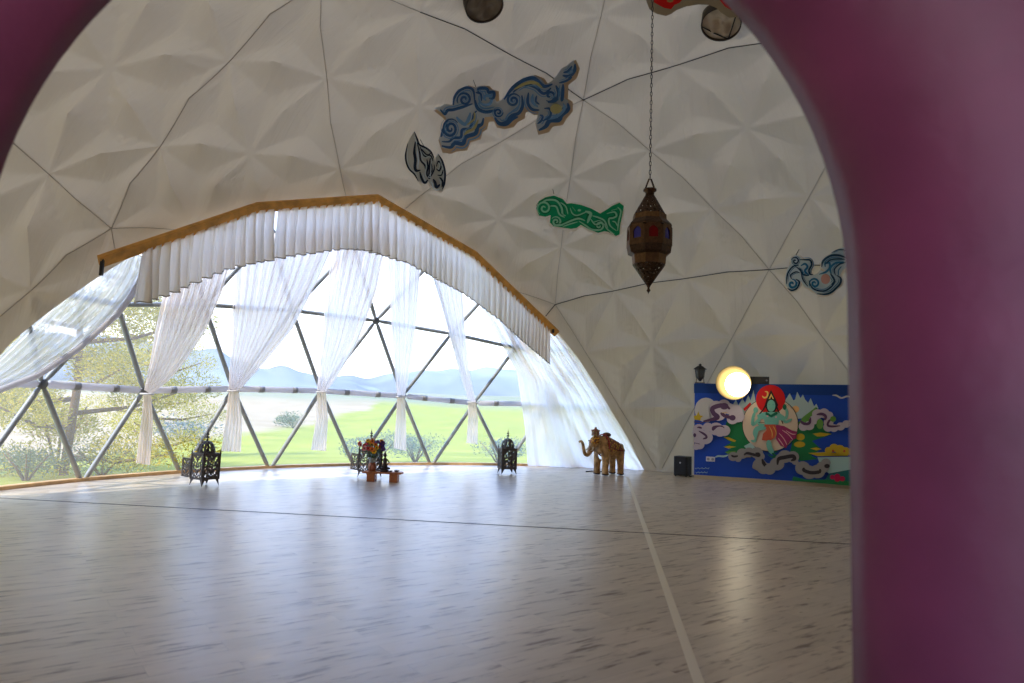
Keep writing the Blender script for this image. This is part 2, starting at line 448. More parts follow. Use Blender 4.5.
for t in TRI:
    V3 = [HUB[k] for k in t]; cc = sum(V3, Vector()).normalized()
    if cc.z < -.05 or not inside(cc, -.12): continue
    if all(v.z > -.02 for v in V3): pb.add([v*(R+.075) for v in V3], [(0, 1, 2)])
pn = pb.build('pane', M['pane'], win); tag(pn, 'clear flexible window skin')
# pine sill along the foot of the window
def ring(az0, az1, r0, r1, z0, z1, n=60):
    b = MB(); vs = []; fs = []
    for i in range(n+1):
        a = az0+(az1-az0)*i/n; c_, s_ = math.cos(a), math.sin(a)
        vs += [(CEN.x+r0*c_, CEN.y+r0*s_, z0), (CEN.x+r1*c_, CEN.y+r1*s_, z0), (CEN.x+r1*c_, CEN.y+r1*s_, z1), (CEN.x+r0*c_, CEN.y+r0*s_, z1)]
    for i in range(n):
        for k in range(4): fs.append((i*4+k, i*4+(k+1) % 4, i*4+4+(k+1) % 4, i*4+4+k))
    fs += [(0, 3, 2, 1), (n*4, n*4+1, n*4+2, n*4+3)]
    b.add(vs, fs); return b
azr = math.atan2(CH[-2].y, CH[-2].x); azl = math.atan2(CH[0].y, CH[0].x)
if azl < 0: azl += 2*PI
tag(ring(azr, azl, R-.10, R+.06, .001, .055).build('trim_1', M['sill']), 'pine sill board along the foot of the arched window', 'sill', kind='structure')

# ------------------------------------------------------------------ wood beam over the window
BP = [(101, 257), (258, 203.5), (377, 195), (474.5, 251), (556, 329)]
BR = R*.955
B3 = [on_sphere(x, y+4, BR) for x, y in BP]
beam = tag(empty('beam', B3[2]), 'orange stained wooden beam arching over the top of the window', 'beam', kind='structure')
H_, T_ = .19, .09
for i in range(4):
    P, Q = B3[i], B3[i+1]; d = (Q-P).normalized(); n_ = ((P+Q)/2-CEN); n_ = (n_-d*n_.dot(d)).normalized()
    u = d.cross(n_).normalized()
    if u.z < 0: u = -u
    Mx = Matrix((d, n_, u)).transposed(); b = MB()
    b.box((P+Q)/2-B3[2], ((Q-P).length+.05, T_, H_), Mx)
    b.build('beam_board', M['beam'], beam, bevel=.008)
for bx_, by_ in ((102, 265), (232, 217), (330, 203), (418.5, 223), (488, 267), (553, 331)):
    P = on_sphere(bx_, by_, BR-.06)-B3[2]; b = MB()
    if bx_ == 102: b.box(P-Vector((0, 0, .02)), (.05, .05, .30))
    else: b.box(P, (.06, .06, .10))
    b.build('bracket', M['black'], beam, bevel=.006)

# ------------------------------------------------------------------ valance
def beam_pt(s):
    L = [(B3[i+1]-B3[i]).length for i in range(4)]; T = sum(L); x = s*T
    for i in range(4):
        if x <= L[i] or i == 3: return B3[i].lerp(B3[i+1], min(1, x/L[i]))
        x -= L[i]
VB = [(140, 303), (161, 296), (203, 279), (229, 268.5), (245, 264), (274, 259), (298, 255), (324, 251.5), (340, 249), (364, 250), (383, 255.5), (408, 263), (444, 283), (463, 293), (500, 320), (519, 338), (552, 366), (570, 380)]
def vb_y(x):
    for i in range(len(VB)-1):
        if x <= VB[i+1][0]:
            t = (x-VB[i][0])/(VB[i+1][0]-VB[i][0]); return VB[i][1]+(VB[i+1][1]-VB[i][1])*t
    return VB[-1][1]
def drop_z(P):
    lo, hi = P.z-2.6, P.z-.05
    for _ in range(30):
        m = (lo+hi)/2; x, y = proj(Vector((P.x, P.y, m)))
        if y > vb_y(x): lo = m
        else: hi = m
    return (lo+hi)/2
def valance(px0, px1, name, label, seed):
    rr = random.Random(seed)
    # beam parameter range for the two image columns
    S = [i/600 for i in range(601)]; xs = [proj(beam_pt(s))[0] for s in S]
    s0 = min(S, key=lambda s: abs(xs[int(round(s*600))]-px0)); s1 = min(S, key=lambda s: abs(xs[int(round(s*600))]-px1))
    Ltot = sum((B3[i+1]-B3[i]).length for i in range(4))
    n = int((s1-s0)*Ltot/.016); rows = 10
    ph = []; a = 0
    wl = .17
    for i in range(n+1):
        ph.append(a); wl += rr.uniform(-.012, .012); wl = min(.24, max(.12, wl)); a += 2*PI*.016/wl
    b = MB(); vs = []; uvs = []
    for i in range(n+1):
        P = beam_pt(s0+(s1-s0)*i/n); nd = (P-CEN); nd.z = 0; nd.normalize()
        zt = P.z-.06; zb = drop_z(P)+.025*math.sin(ph[i])
        for j in range(rows+1):
            t = j/rows; amp = (.028+.05*t)*(.9+.28*math.sin(i*.021+seed)+.2*math.sin(i*.057))
            off = amp*1.25*(math.sin(ph[i]+.5*math.sin(2.2*t+i*.01))+.45*math.sin(2.3*ph[i]+1)+.2*math.sin(3.7*ph[i]))
            Q = P+nd*(-.02+off); vs.append((Q.x, Q.y, zt+(zb-zt)*t))
    fs = [(i*(rows+1)+j, i*(rows+1)+j+1, (i+1)*(rows+1)+j+1, (i+1)*(rows+1)+j) for i in range(n) for j in range(rows)]
    b.add(vs, fs); o = b.build(name, M['valance'], None, True)
    # stitched hem along the lower edge
    hb = MB(); hb.tube([vs[i*(rows+1)+rows] for i in range(0, n+1)], .012, 5); hb.build('hem', M['hemm'], o, True)
    tag(o, label, 'valance', 'pleated valances under the beam')
M['hemm'] = cloth_mat('cream hem', srgb(190, 182, 170), 0, .2)
valance(143, 276.3, 'valance_curtain', 'cream pleated valance on the descending left stretch of the beam', 3)
valance(278, 550, 'valance_curtain', 'long cream pleated valance over the beam apex and right slope', 5)

# ------------------------------------------------------------------ curtains
def plerp(pl, t):
    L = [math.dist(pl[i], pl[i+1]) for i in range(len(pl)-1)]; x = t*sum(L)
    for i, l in enumerate(L):
        if x <= l or i == len(L)-1:
            u = min(1, x/l) if l else 0
            return (pl[i][0]+(pl[i+1][0]-pl[i][0])*u, pl[i][1]+(pl[i+1][1]-pl[i][1])*u)
        x -= l
def dist_s(x, y, r): return (on_sphere(x, y, r)-EYE).length
def cloth_grid(left, right, d0, d1, m, parent, name, pleats, amp, rows=26, cols=110, seed=1, dl=0., sag=0., hem=0):
    rr = random.Random(seed); phs = [rr.uniform(0, 6.3) for _ in range(4)]
    vs = []; uv = []
    for j in range(rows+1):
        t = j/rows; a = plerp(left, t); c = plerp(right, t)
        for i in range(cols+1):
            s = i/cols
            x = a[0]+(c[0]-a[0])*s; y = a[1]+(c[1]-a[1])*s
            d = d0+(d1-d0)*t+dl*(s-.5)+sag*math.sin(PI*t)
            wpx = abs(c[0]-a[0]); am = amp*min(1, wpx/55)**.7*(.6+.4*math.sin(PI*min(1, t*1.4+.2)))
            q = 2*PI*pleats*s
            o = am*(math.sin(q+phs[0]+.8*math.sin(3*t+phs[3]))+.5*math.sin(2.37*q+phs[1])+.3*math.sin(.43*q+phs[2]))
            r_ = ray(x, y).normalized(); vs.append(EYE+r_*(d+o)); uv.append((s, t))
    b = MB(); W = cols+1
    b.add(vs, [(j*W+i, j*W+i+1, (j+1)*W+i+1, (j+1)*W+i) for j in range(rows) for i in range(cols)])
    o = b.build(name, m, parent, True)
    ul = o.data.uv_layers.new(name='UVMap')
    for l in o.data.loops: ul.data[l.index].uv = uv[l.vertex_index]
    return o
def tied(left, right, tie, tl, tr, label, seed, pleats=11, r0=.972, r1=.972, m='sheer'):
    T = on_sphere(tie[0], tie[1], R*r1); root = empty('tied_curtain', (T.x, T.y, 0))
    d0 = dist_s((left[0][0]+right[0][0])/2, (left[0][1]+right[0][1])/2, R*r0); d1 = (T-EYE).length
    o = cloth_grid(left, right, d0, d1, M[m], root, 'drape', pleats*.75, .055, seed=seed)
    o2 = cloth_grid(tl, tr, d1, d1-.05, M[m], root, 'curtain_tail', 5, .06, rows=12, cols=50, seed=seed+9)
    d = ray(*tie).normalized(); rt = Vector((1, 0, 0)); b = MB()
    w_ = .11
    pts = [T+rt*w_*math.cos(k*PI/8)+Vector((d.x, d.y, 0))*(.08*math.sin(k*PI/8)) for k in range(17)]
    b.tube(pts, .022, 6); tb = b.build('tieback', M['sheer_tie'], root, True)
    for ch in (o, o2, tb): ch.matrix_parent_inverse = Matrix.Translation(-Vector((T.x, T.y, 0)))
    tag(root, label, 'curtain', 'white tied-back sheer curtains')
M['sheer_tie'] = cloth_mat('white tie cord', srgb(225, 222, 220), 0, .3)
tied([(172, 262), (162, 300), (155, 332), (150, 362), (144, 390)], [(236, 240), (229, 268), (222, 292), (205, 332), (186, 360), (170, 380), (151, 394)], (147, 394),
     [(143.5, 394), (142, 415), (136, 463)], [(151, 394), (153, 420), (150, 465)], 'sheer white curtain tied back just right of the pine tree view', 11)
tied([(236, 238), (234, 268), (233, 305), (231, 345), (228.5, 389)], [(340, 225), (330, 252), (318, 280), (292, 330), (265, 362), (239, 391)], (233, 391),
     [(228.5, 391), (226, 420), (221, 451)], [(239, 391), (242, 420), (241, 452)], 'widest sheer white curtain tied back, its tail right of the pierced lantern with open door', 21, 14)
tied([(340, 222), (333, 252), (326, 290), (323, 330), (317, 390)], [(392, 230), (382, 262), (376, 292), (357, 344), (336, 379), (326, 392)], (321.5, 392),
     [(317, 392), (316, 420), (311, 450)], [(326, 392), (328, 420), (326, 451)], 'sheer white curtain tied back beside the star-shaped strut hub', 31, 9)
tied([(388, 232), (388, 263), (391, 318), (394, 360), (397, 395)], [(425, 240), (420, 270), (416.5, 320), (410, 368), (405, 396)], (401, 397),
     [(397, 397), (396, 420), (393.5, 448)], [(405, 397), (406, 420), (406.5, 451)], 'narrow sheer white curtain tied back above the right end of the low bench', 41, 6)
tied([(426, 245), (434, 279), (446, 323), (458, 368), (468.5, 401)], [(462, 265), (463, 300), (466, 341), (470, 376), (476, 402)], (472, 402.5),
     [(468, 402.5), (468, 420), (466.5, 443)], [(476, 402.5), (478, 420), (477.5, 444)], 'narrow sheer white curtain tied back left of the standing lantern', 51, 6)
# far left swag
root = empty('swag_curtain', (on_floor(0, 480).x, on_floor(0, 480).y, 0)); loc = Vector(root.location)
o = cloth_grid([(103, 252), (60, 296), (0, 356), (-60, 412), (-120, 470)], [(146, 256), (142, 276), (131, 297), (117, 315), (78, 349), (39, 375), (0, 390), (-60, 408), (-120, 430)],
               dist_s(120, 258, R*.984), dist_s(-60, 400, R*.98), M['sheer_thin'], root, 'drape', 7, .03, rows=40, cols=70, seed=61)
b = MB(); 
hp = [o.data.vertices[j*71+70].co for j in range(41)]
b.tube(hp, .045, 8); o2 = b.build('rolled_edge', M['rail'], root, True)
for ch in (o, o2): ch.matrix_parent_inverse = Matrix.Translation(-loc)
tag(root, 'thin sheer curtain swept sideways in a swag before the pine tree', 'curtain')
# big loose drape at right
loc = on_floor(590, 470); root = empty('loose_curtain', loc)
o = cloth_grid([(466, 270), (480, 306), (500, 341), (517, 373), (525, 428), (528, 470)], [(556, 330), (578, 358), (600, 392), (620, 425), (638, 455), (650, 470)],
               dist_s(520, 320, R*.98), dist_s(588, 467, R*.972), M['white_cloth'], root, 'drape', 7, .045, rows=44, cols=120, seed=71, dl=.2)
# swooping folds: push rows along the diagonal
for v in o.data.vertices:
    j, i = divmod(v.index, 121); t = j/44; s = i/120
    d = (v.co-EYE).normalized(); v.co += d*(.07*math.sin(34*(t*.55-s*s*.9)+2)*math.sin(PI*min(1, s*1.2))*min(1, t*3))
    if v.co.z < .012: v.co.z = .012
o.matrix_parent_inverse = Matrix.Translation(-loc)
tag(root, 'large loose white drape falling to the floor behind the elephant', 'curtain')

# ------------------------------------------------------------------ purple arched entrance wall
AX, AZ, AR = -.283, 1.855, 1.226
def arch_path(r_add, n=48):
    pts = [(AX+AR+r_add, 0)]
    for i in range(n+1):
        a = PI*i/n; pts.append((AX+(AR+r_add)*math.cos(a), AZ+(AR+r_add)*math.sin(a)))
    pts.append((AX-AR-r_add, 0)); return pts
wb = MB()
# jamb profile: (radius grown, y); far edge at WALLY, softly rounded towards the entrance side
prof = [(.16, WALLY+.07), (.05, WALLY+.035), (.0, WALLY)]+[(.62*(1-math.cos(a)), WALLY-.46*math.sin(a)) for a in [PI/2*k/10 for k in range(1, 11)]]
rowsP = []
for r_, y_ in prof: rowsP.append([(x, y_, z) for x, z in arch_path(r_)])
nP = len(rowsP[0])
vs = [p for row in rowsP for p in row]
fs = [(i*nP+k, i*nP+k+1, (i+1)*nP+k+1, (i+1)*nP+k) for i in range(len(prof)-1) for k in range(nP-1)]
wb.add(vs, fs)
def ring_wall(r_in, y, outer, flip):
    a = arch_path(r_in); n_ = len(a); vs = [(x, y, z) for x, z in a]; vs += [(x, y, z) for x, z in outer(a)]
    wb.add(vs, [((k, k+1, n_+k+1, n_+k) if not flip else (k, n_+k, n_+k+1, k+1)) for k in range(n_-1)])
RW = 6.72
def out_dome(a):
    o = []
    for i, (x, z) in enumerate(a):
        th = PI*i/(len(a)-1); o.append((CEN.x+RW*math.cos(th), max(0, CEN.z+RW*math.sin(th))))
    o[0] = (CEN.x+RW, 0); o[-1] = (CEN.x-RW, 0); return o
ring_wall(.16, WALLY+.07, out_dome, False)
ring_wall(prof[-1][0], prof[-1][1], out_dome, True)
tag(wb.build('wall_entrance', M['purple'], None, True), 'purple plaster wall with a rounded arched doorway', 'wall', kind='structure')
# unseen entrance passage around the viewpoint; depth chosen to dim daylight on the arch
VX0, VX1, VY0, VY1, VZ = -2.36, 1.80, -3.1, WALLY-.45, 3.8
b = MB(); b.box((VX0-.06, (VY0+VY1)/2, VZ/2), (.12, VY1-VY0, VZ)); tag(b.build('wall_left', M['purple']), 'unseen purple side wall of the entrance passage on the left', 'wall', kind='structure')
b = MB(); b.box((VX1+.06, (VY0+VY1)/2, VZ/2), (.12, VY1-VY0, VZ)); tag(b.build('wall_right', M['purple']), 'unseen purple side wall of the entrance passage on the right', 'wall', kind='structure')
b = MB(); b.box(((VX0+VX1)/2, (VY0+VY1)/2, VZ+.06), (VX1-VX0+.24, VY1-VY0, .12)); tag(b.build('ceiling_entrance', M['purple']), 'unseen ceiling of the entrance passage', 'ceiling', kind='structure')

# ------------------------------------------------------------------ floor tape and seam
A = on_floor(627, 476.5); B = on_floor(699, 683); d = (B-A).normalized(); B = B+d*1.2; nrm = Vector((-d.y, d.x, 0))
b = MB(); b.box((A+B)/2+Vector((0, 0, .0015)), ((B-A).length, .062, .003), Matrix((d, nrm, Vector((0, 0, 1)))).transposed())
tag(b.build('floor_tape', M['tape']), 'pale strip of tape running straight across the floor to the elephant', 'tape')
A = on_floor(-30, 496.5); B = on_floor(690, 535.5); d = (B-A).normalized(); B = B+d*7; nrm = Vector((-d.y, d.x, 0))
b = MB(); b.box((A+B)/2+Vector((0, 0, .002)), ((B-A).length, .018, .004), Matrix((d, nrm, Vector((0, 0, 1)))).transposed())
tag(b.build('trim_2', mat('dark joint strip', srgb(70, 66, 66), .5)), 'thin dark joint strip across the plank floor', 'joint strip', kind='structure')

# ------------------------------------------------------------------ flat artwork helper: draws shapes on a plane in space
class Art:
    """shapes given in picture-like coordinates are carried on to a real plane; each later shape lies a hair in front"""
    def __init__(s, p, n, step=.0012):
        s.p = Vector(p); s.n = Vector(n).normalized(); s.k = 0; s.step = step; s.mb = MB()
        if (EYE-s.p).dot(s.n) < 0: s.n = -s.n
        s.map = lambda x, y: (x, y)
    def pt(s, x, y):
        x, y = s.map(x, y); q = on_plane(x, y, s.p, s.n); return q+s.n*s.k*s.step
    def next(s): s.k += 1
    def poly(s, pts, mi, lift=True):
        if lift: s.next()
        v = [s.pt(*p) for p in pts]; s.mb.add(v, [tuple(range(len(v)))], mi)
    def ell(s, x, y, rx, ry, mi, n=28, lift=True):
        s.poly([(x+rx*math.cos(2*PI*i/n), y+ry*math.sin(2*PI*i/n)) for i in range(n)], mi, lift)
    def blobs(s, cs, mi):
        for c in cs:
            s.ell(c[0], c[1], c[2], c[2]*(c[3] if len(c) > 3 else .9), mi, 18)
    def stroke(s, pts, w, mi, taper=True, sm=True):
        s.next(); w *= getattr(s, 'fat', 1)
        if sm and len(pts) > 2: pts = spline(pts, 6)
        n = len(pts); L = []; Rr = []
        for i, (x, y) in enumerate(pts):
            x0, y0 = pts[max(0, i-1)]; x1, y1 = pts[min(n-1, i+1)]
            dx, dy = x1-x0, y1-y0; l = math.hypot(dx, dy) or 1
            ww = w/2*(min(1, .35+3*min(i, n-1-i)/n) if taper else 1)
            L.append(s.pt(x-dy/l*ww, y+dx/l*ww)); Rr.append(s.pt(x+dy/l*ww, y-dx/l*ww))
        s.mb.add(L+Rr, [(i, i+1, n+i+1, n+i) for i in range(n-1)], mi)
        ec = getattr(s, 'echo', None)
        if ec is not None and w > 9 and n > 6 and mi != ec[0]:
            q = s.map(*pts[n//2]); (ax_, ay_), (bx_, by_) = s.map(*pts[n//2-1]), s.map(*pts[n//2+1]); nx, ny = -(by_-ay_), bx_-ax_
            sg = 1 if nx*(ec[1][0]-q[0])+ny*(ec[1][1]-q[1]) > 0 else -1; sv, s.echo = s.echo, None; o2 = []
            for i, (x, y) in enumerate(pts):
                x0, y0 = pts[max(0, i-1)]; x1, y1 = pts[min(n-1, i+1)]; dx, dy = x1-x0, y1-y0; l = math.hypot(dx, dy) or 1; o2.append((x-dy/l*w*1.0*sg, y+dx/l*w*1.0*sg))
            s.k -= 1; s.k += .5; s.stroke(o2[n//8:-max(1, n//8)], w*.38/getattr(s, 'fat', 1), ec[0], sm=False); s.k = math.ceil(s.k); s.echo = sv
    def spiral(s, x, y, r, turns, a0, dirn, w, mi, sq=1.):
        n = int(14*turns)+4
        s.stroke([(x+r*(1-.9*i/n)*math.cos(a0+dirn*2*PI*turns*i/n), y+sq*r*(1-.9*i/n)*math.sin(a0+dirn*2*PI*turns*i/n)) for i in range(n+1)], w, mi, sm=False)
def spline(p, k):
    o = []
    for i in range(len(p)-1):
        a, b, c, d = p[max(i-1, 0)], p[i], p[i+1], p[min(i+2, len(p)-1)]
        for j in range(k):
            t = j/k
            o.append(tuple(.5*(2*b[q]+(c[q]-a[q])*t+(2*a[q]-5*b[q]+4*c[q]-d[q])*t*t+(3*b[q]-a[q]-3*c[q]+d[q])*t**3) for q in (0, 1)))
    o.append(p[-1]); return o
def slab(pts3, n, t):
    """closed board: outline pts3, thickness t behind the outline along -n"""
    k = len(pts3); b = MB(); n = Vector(n)
    b.add(list(pts3)+[p-n*t for p in pts3], [tuple(range(k)), tuple(range(2*k-1, k-1, -1))]+[(i, k+i, k+(i+1) % k, (i+1) % k) for i in range(k)])
    return b
def scallop(pts, amp, per):
    """outline with round lobes"""
    P = pts+[pts[0]]; o = []
    for i in range(len(pts)):
        a, b = P[i], P[i+1]; l = math.dist(a, b); n = max(1, round(l/per)); dx, dy = (b[0]-a[0])/l, (b[1]-a[1])/l
        for j in range(n*4):
            t = j/(n*4); h = amp*abs(math.sin(PI*t*n)); o.append((a[0]+dx*l*t+dy*h, a[1]+dy*l*t-dx*h))
    return o

# ------------------------------------------------------------------ painted mural board
PM = {}
def paint(name, r, g, b):
    PM[name] = len(PM); return mat('paint '+name, srgb(r, g, b), .55, spec=.35)
PAL = [paint(*a) for a in [('blue', 6, 76, 190), ('white', 205, 203, 200), ('teal', 176, 200, 200), ('green', 30, 128, 74), ('yellow', 205, 175, 45), ('cream', 222, 200, 176),
    ('outline', 28, 50, 52), ('red', 205, 18, 22), ('gold', 225, 190, 100), ('black', 24, 26, 30), ('skin', 118, 186, 170), ('orange', 200, 88, 60), ('magenta', 156, 48, 98),
    ('pink', 226, 170, 175), ('mauve', 196, 186, 196), ('purple', 92, 64, 98), ('grey', 152, 150, 148), ('dark', 52, 47, 52), ('water', 172, 208, 204), ('deepteal', 30, 110, 112),
    ('lotus', 190, 22, 76), ('leaf', 104, 158, 72), ('scarf', 20, 110, 84), ('deepblue', 8, 62, 140), ('sun', 240, 190, 130)]]
BZ = .09
BL = on_floor(694, 474.6, BZ); BRt = on_floor(872, 485.2, BZ+.02); BRt.z = BZ
hd = (BRt-BL).normalized(); mn = Vector((hd.y, -hd.x, 0))
if (EYE-BL).dot(mn) < 0: mn = -mn
top = on_plane(694, 383.2, BL, mn).z
TL = Vector((BL.x, BL.y, top)); TR = Vector((BRt.x, BRt.y, top))
ctrM = (BL+BRt)/2; ctrM.z = 0
mural = empty('painted_mural_board', ctrM)
def under(o, root): o.matrix_parent_inverse = Matrix.Translation(-Vector(root.location)); return o
bd = slab([BL, BRt, TR, TL], mn, .04).build('panel', mat('mural board', srgb(6, 74, 186), .55), mural, bevel=.004); under(bd, mural)
b = MB(); q = (BL+BRt)/2-mn*.03; b.box((q.x, q.y, BZ/2+.001), ((BRt-BL).length, .05, BZ), Matrix((hd, mn, Vector((0, 0, 1)))).transposed())
under(b.build('plinth', mat('beige plinth board', srgb(196, 180, 150), .6), mural), mural)
a = Art(BL+mn*.001, mn, .0009); P = PM
T1 = lambda x, y: (690+x/12.19, 378+y/12.19)
T2 = lambda x, y: (768+x/12.19, 378+y/12.19)
T3 = lambda x, y: (690+x/12.19, 430+y/12.19)
T4 = lambda x, y: (768+x/12.19, 430+y/12.19)
ID = lambda x, y: (x, y)
a.map = ID
a.poly([(694, 383.2+.3), (872, 385.0), (872, 396), (694, 393)], P['deepblue'])
a.map = T1
a.ell(195, 390, 138, 150, P['white'])
a.poly([(520, 330), (560, 262), (590, 332), (640, 246), (672, 305), (710, 202), (738, 275), (775, 148), (800, 290), (820, 420), (640, 570), (470, 560)], P['teal'])
a.map = T2
a.poly([(208, 275), (265, 185), (308, 272), (330, 262), (355, 168), (396, 246), (425, 200), (450, 258), (490, 305), (520, 245), (562, 345), (590, 312), (614, 372), (500, 480), (350, 500), (230, 400)], P['teal'])
a.ell(335, 380, 45, 42, P['sun'])
a.map = ID
a.poly([(726, 423), (731, 416), (745, 424), (752, 450), (764, 457), (736, 457), (724.5, 452.2), (731, 448.8), (723.3, 446.8), (731.5, 442.6), (723.3, 437.4), (730, 434), (725.5, 431)], P['green'])
a.poly([(796, 425), (803, 417), (816, 407), (818, 409), (812, 418), (820, 424), (828, 432), (832, 434.2), (812, 441), (821, 449), (811, 455.5), (818, 459), (800, 461), (790, 452)], P['green'])
a.poly([(803, 417), (816, 407), (817, 412), (806, 424), (798, 424)], P['leaf'])
a.map = T3
a.poly([(410, 85), (470, 88), (562, 128), (545, 146), (470, 122)], P['yellow']); a.poly([(410, 205), (480, 193), (565, 205), (470, 226)], P['yellow']); a.poly([(425, 268), (560, 255), (545, 285), (460, 292)], P['leaf'])
a.map = T4
a.ell(395, 85, 52, 42, P['yellow']); a.ell(385, 175, 68, 36, P['yellow']); a.poly([(545, 45), (640, 30), (775, 48), (690, 76), (600, 80)], P['yellow'])
a.poly([(515, 225), (590, 212), (655, 232), (590, 248)], P['yellow']); a.poly([(490, 280), (700, 268), (975, 285), (975, 316), (600, 318)], P['yellow'])
a.map = ID
a.ell(770.3, 424.5, 28.2, 27.2, P['outline'], 40); a.ell(770.3, 424.5, 27.6, 26.6, P['cream'], 40)
a.poly([(743.2, 409), (750, 402.3), (751.5, 404.2), (745, 411)], P['red'])
a.ell(770.6, 399.5, 14.6, 14.6, P['red'], 36)
# the figure on the disc: dark hair, green-blue skin, four arms, orange skirt, magenta scarf
a.map = T1
a.stroke([(912, 165), (945, 175), (940, 225), (905, 240), (880, 218)], 20, P['gold'])
a.map = ID
a.poly([(771, 389.8), (766.3, 400), (764.6, 406), (768, 412), (775, 412), (778.2, 405), (775.6, 399)], P['black'])
a.poly([(771.2, 393.6), (768.6, 399), (774, 399)], P['gold']); a.poly([(771.3, 396.2), (770, 399), (772.7, 399)], P['black'])
a.stroke([(766, 404), (763, 410), (758.5, 415)], 1.3, P['black']); a.stroke([(776, 405), (779, 413), (783, 424)], 1.5, P['black'])
a.stroke([(785.5, 403.5), (792, 409)], .5, P['black'])
a.poly([(764.5, 412), (778, 412), (785.5, 417), (783.5, 421), (779, 420), (778, 428), (765.5, 428), (764, 419), (758, 419), (757, 415)], P['skin'])
a.stroke([(759, 418), (755.5, 423), (752.5, 424), (753.5, 416), (755.6, 411)], 3.0, P['skin']); a.ell(755.7, 410, 2.3, 2.8, P['skin'])
a.stroke([(782, 418), (786, 418), (787, 412), (784.8, 407)], 2.8, P['skin']); a.ell(784.6, 407, 2.0, 2.9, P['scarf'])
a.stroke([(783, 419), (786, 422), (792, 419)], 2.8, P['skin']); a.stroke([(760, 418), (759, 424), (765, 425)], 2.6, P['skin'])
a.poly([(766, 411.5), (771, 414.8), (777, 411), (777.6, 414), (771.5, 417.5), (765.4, 414.5)], P['scarf'])
a.ell(771.2, 405.8, 4.1, 6.0, P['skin'])
a.stroke([(768.5, 404.6), (770.2, 404.4)], .5, P['black']); a.stroke([(772.4, 404.4), (774.2, 404.6)], .5, P['black']); a.stroke([(770.3, 409), (772.3, 409)], .6, P['red'])
a.stroke([(758.5, 422.5), (764.5, 422.7)], 1.3, P['black']); a.ell(767.5, 416.2, .9, .9, P['pink']); a.ell(776, 417, .9, .9, P['pink'])
a.poly([(776, 424.5), (784, 426), (792, 430.5), (797, 431.5), (796.4, 438), (790, 441), (786, 448), (780.5, 445.5), (776, 439)], P['magenta'])
for q in ([(782, 430), (788, 434), (793, 440)], [(779, 433), (784, 439), (787, 445)], [(786, 430.5), (792, 434), (796, 434)], [(778, 438), (781, 442), (784, 446.5)]): a.stroke(q, .9, P['pink'])
a.poly([(764.5, 424.5), (775.5, 424.5), (777, 431), (774.5, 438), (769, 441), (761.8, 440), (763, 434), (766.5, 430)], P['orange'])
for q in ([(769, 426), (772, 432), (772, 438)], [(773, 426), (776, 432), (775.5, 437)]): a.stroke(q, .7, P['gold'])
a.stroke([(766, 428), (758, 428.5), (755.5, 432), (755.8, 438)], 5, P['skin']); a.stroke([(755.6, 437), (755, 441), (751, 440.5)], 2.4, P['skin'])
a.stroke([(768.5, 440), (769.5, 447), (773, 454)], 5.2, P['skin']); a.stroke([(772, 453), (776, 456.5), (771, 457)], 2.4, P['scarf'])
a.poly([(744, 446), (750.5, 442.5), (754, 446), (758, 449.5), (748, 450.5)], P['water'])
# mauve and grey clouds with curled dark cores
a.map = T1
a.blobs([(320, 345, 75), (415, 330, 75), (480, 375, 75), (550, 400, 88), (590, 470, 78), (520, 500, 70), (350, 440, 90)], P['mauve'])
a.stroke([(165, 530), (290, 500), (340, 475), (290, 430), (275, 375), (330, 345), (425, 335), (490, 380)], 55, P['purple']); a.ell(420, 345, 52, 40, P['purple'])
a.stroke([(375, 425), (440, 468), (530, 485)], 42, P['purple']); a.ell(520, 485, 38, 34, P['purple']); a.stroke([(395, 425), (455, 418)], 16, P['yellow'])
a.stroke([(50, 535), (160, 545)], 26, P['purple'])
a.poly([(50, 460), (85, 455), (105, 405), (125, 455), (165, 462), (135, 485), (130, 520), (95, 512), (60, 510)], P['yellow'])
a.blobs([(110, 620, 66), (220, 600, 62), (320, 620, 86), (420, 640, 74)], P['mauve']); a.stroke([(280, 640), (300, 605), (370, 600), (420, 610)], 46, P['purple']); a.ell(385, 640, 32, 34, P['purple'])
a.stroke([(95, 640), (105, 605), (150, 610)], 26, P['purple'])
a.map = T3
a.blobs([(95, 30, 62), (190, 90, 92), (110, 120, 62), (120, 180, 60), (80, 205, 40), (370, 20, 68)], P['mauve'])
a.stroke([(110, 10), (185, 55), (205, 90), (160, 108)], 26, P['purple']); a.ell(62, 62, 18, 24, P['purple']); a.stroke([(60, 155), (125, 170)], 22, P['purple'])
a.map = T2
a.blobs([(430, 590, 60), (500, 580, 62), (560, 510, 62), (600, 440, 66), (680, 430, 66), (740, 455, 52), (735, 540, 60), (730, 600, 60), (800, 610, 52), (880, 590, 54), (950, 560, 50), (1010, 545, 44)], P['mauve'])
a.stroke([(390, 515), (435, 555), (500, 550), (515, 480)], 34, P['purple']); a.stroke([(590, 445), (660, 440), (700, 470), (690, 515)], 34, P['purple']); a.stroke([(800, 500), (745, 520), (725, 575), (780, 590), (875, 582)], 26, P['purple'])
a.ell(790, 500, 36, 34, P['leaf']); a.ell(630, 560, 42, 62, P['leaf'])
a.stroke([(780, 212), (830, 215), (890, 245), (960, 225), (1040, 240)], 20, P['white'])
a.map = T4
a.poly([(600, 330), (1260, 318), (1260, 470), (740, 525), (650, 470)], P['water']); a.poly([(1260, 430), (740, 525), (690, 610), (1260, 700)], P['deepteal'])
a.blobs([(735, 245, 46), (800, 215, 55), (870, 235, 62), (940, 255, 55), (1000, 262, 48)], P['yellow']); a.ell(790, 250, 14, 14, P['orange']); a.ell(925, 255, 14, 16, P['orange'])
a.poly([(290, 612), (310, 560), (460, 600), (700, 600), (1260, 640), (1260, 700)], P['green'])
a.blobs([(780, 570, 30), (840, 562, 36), (900, 590, 34), (840, 595, 36)], P['lotus'])
a.map = T3
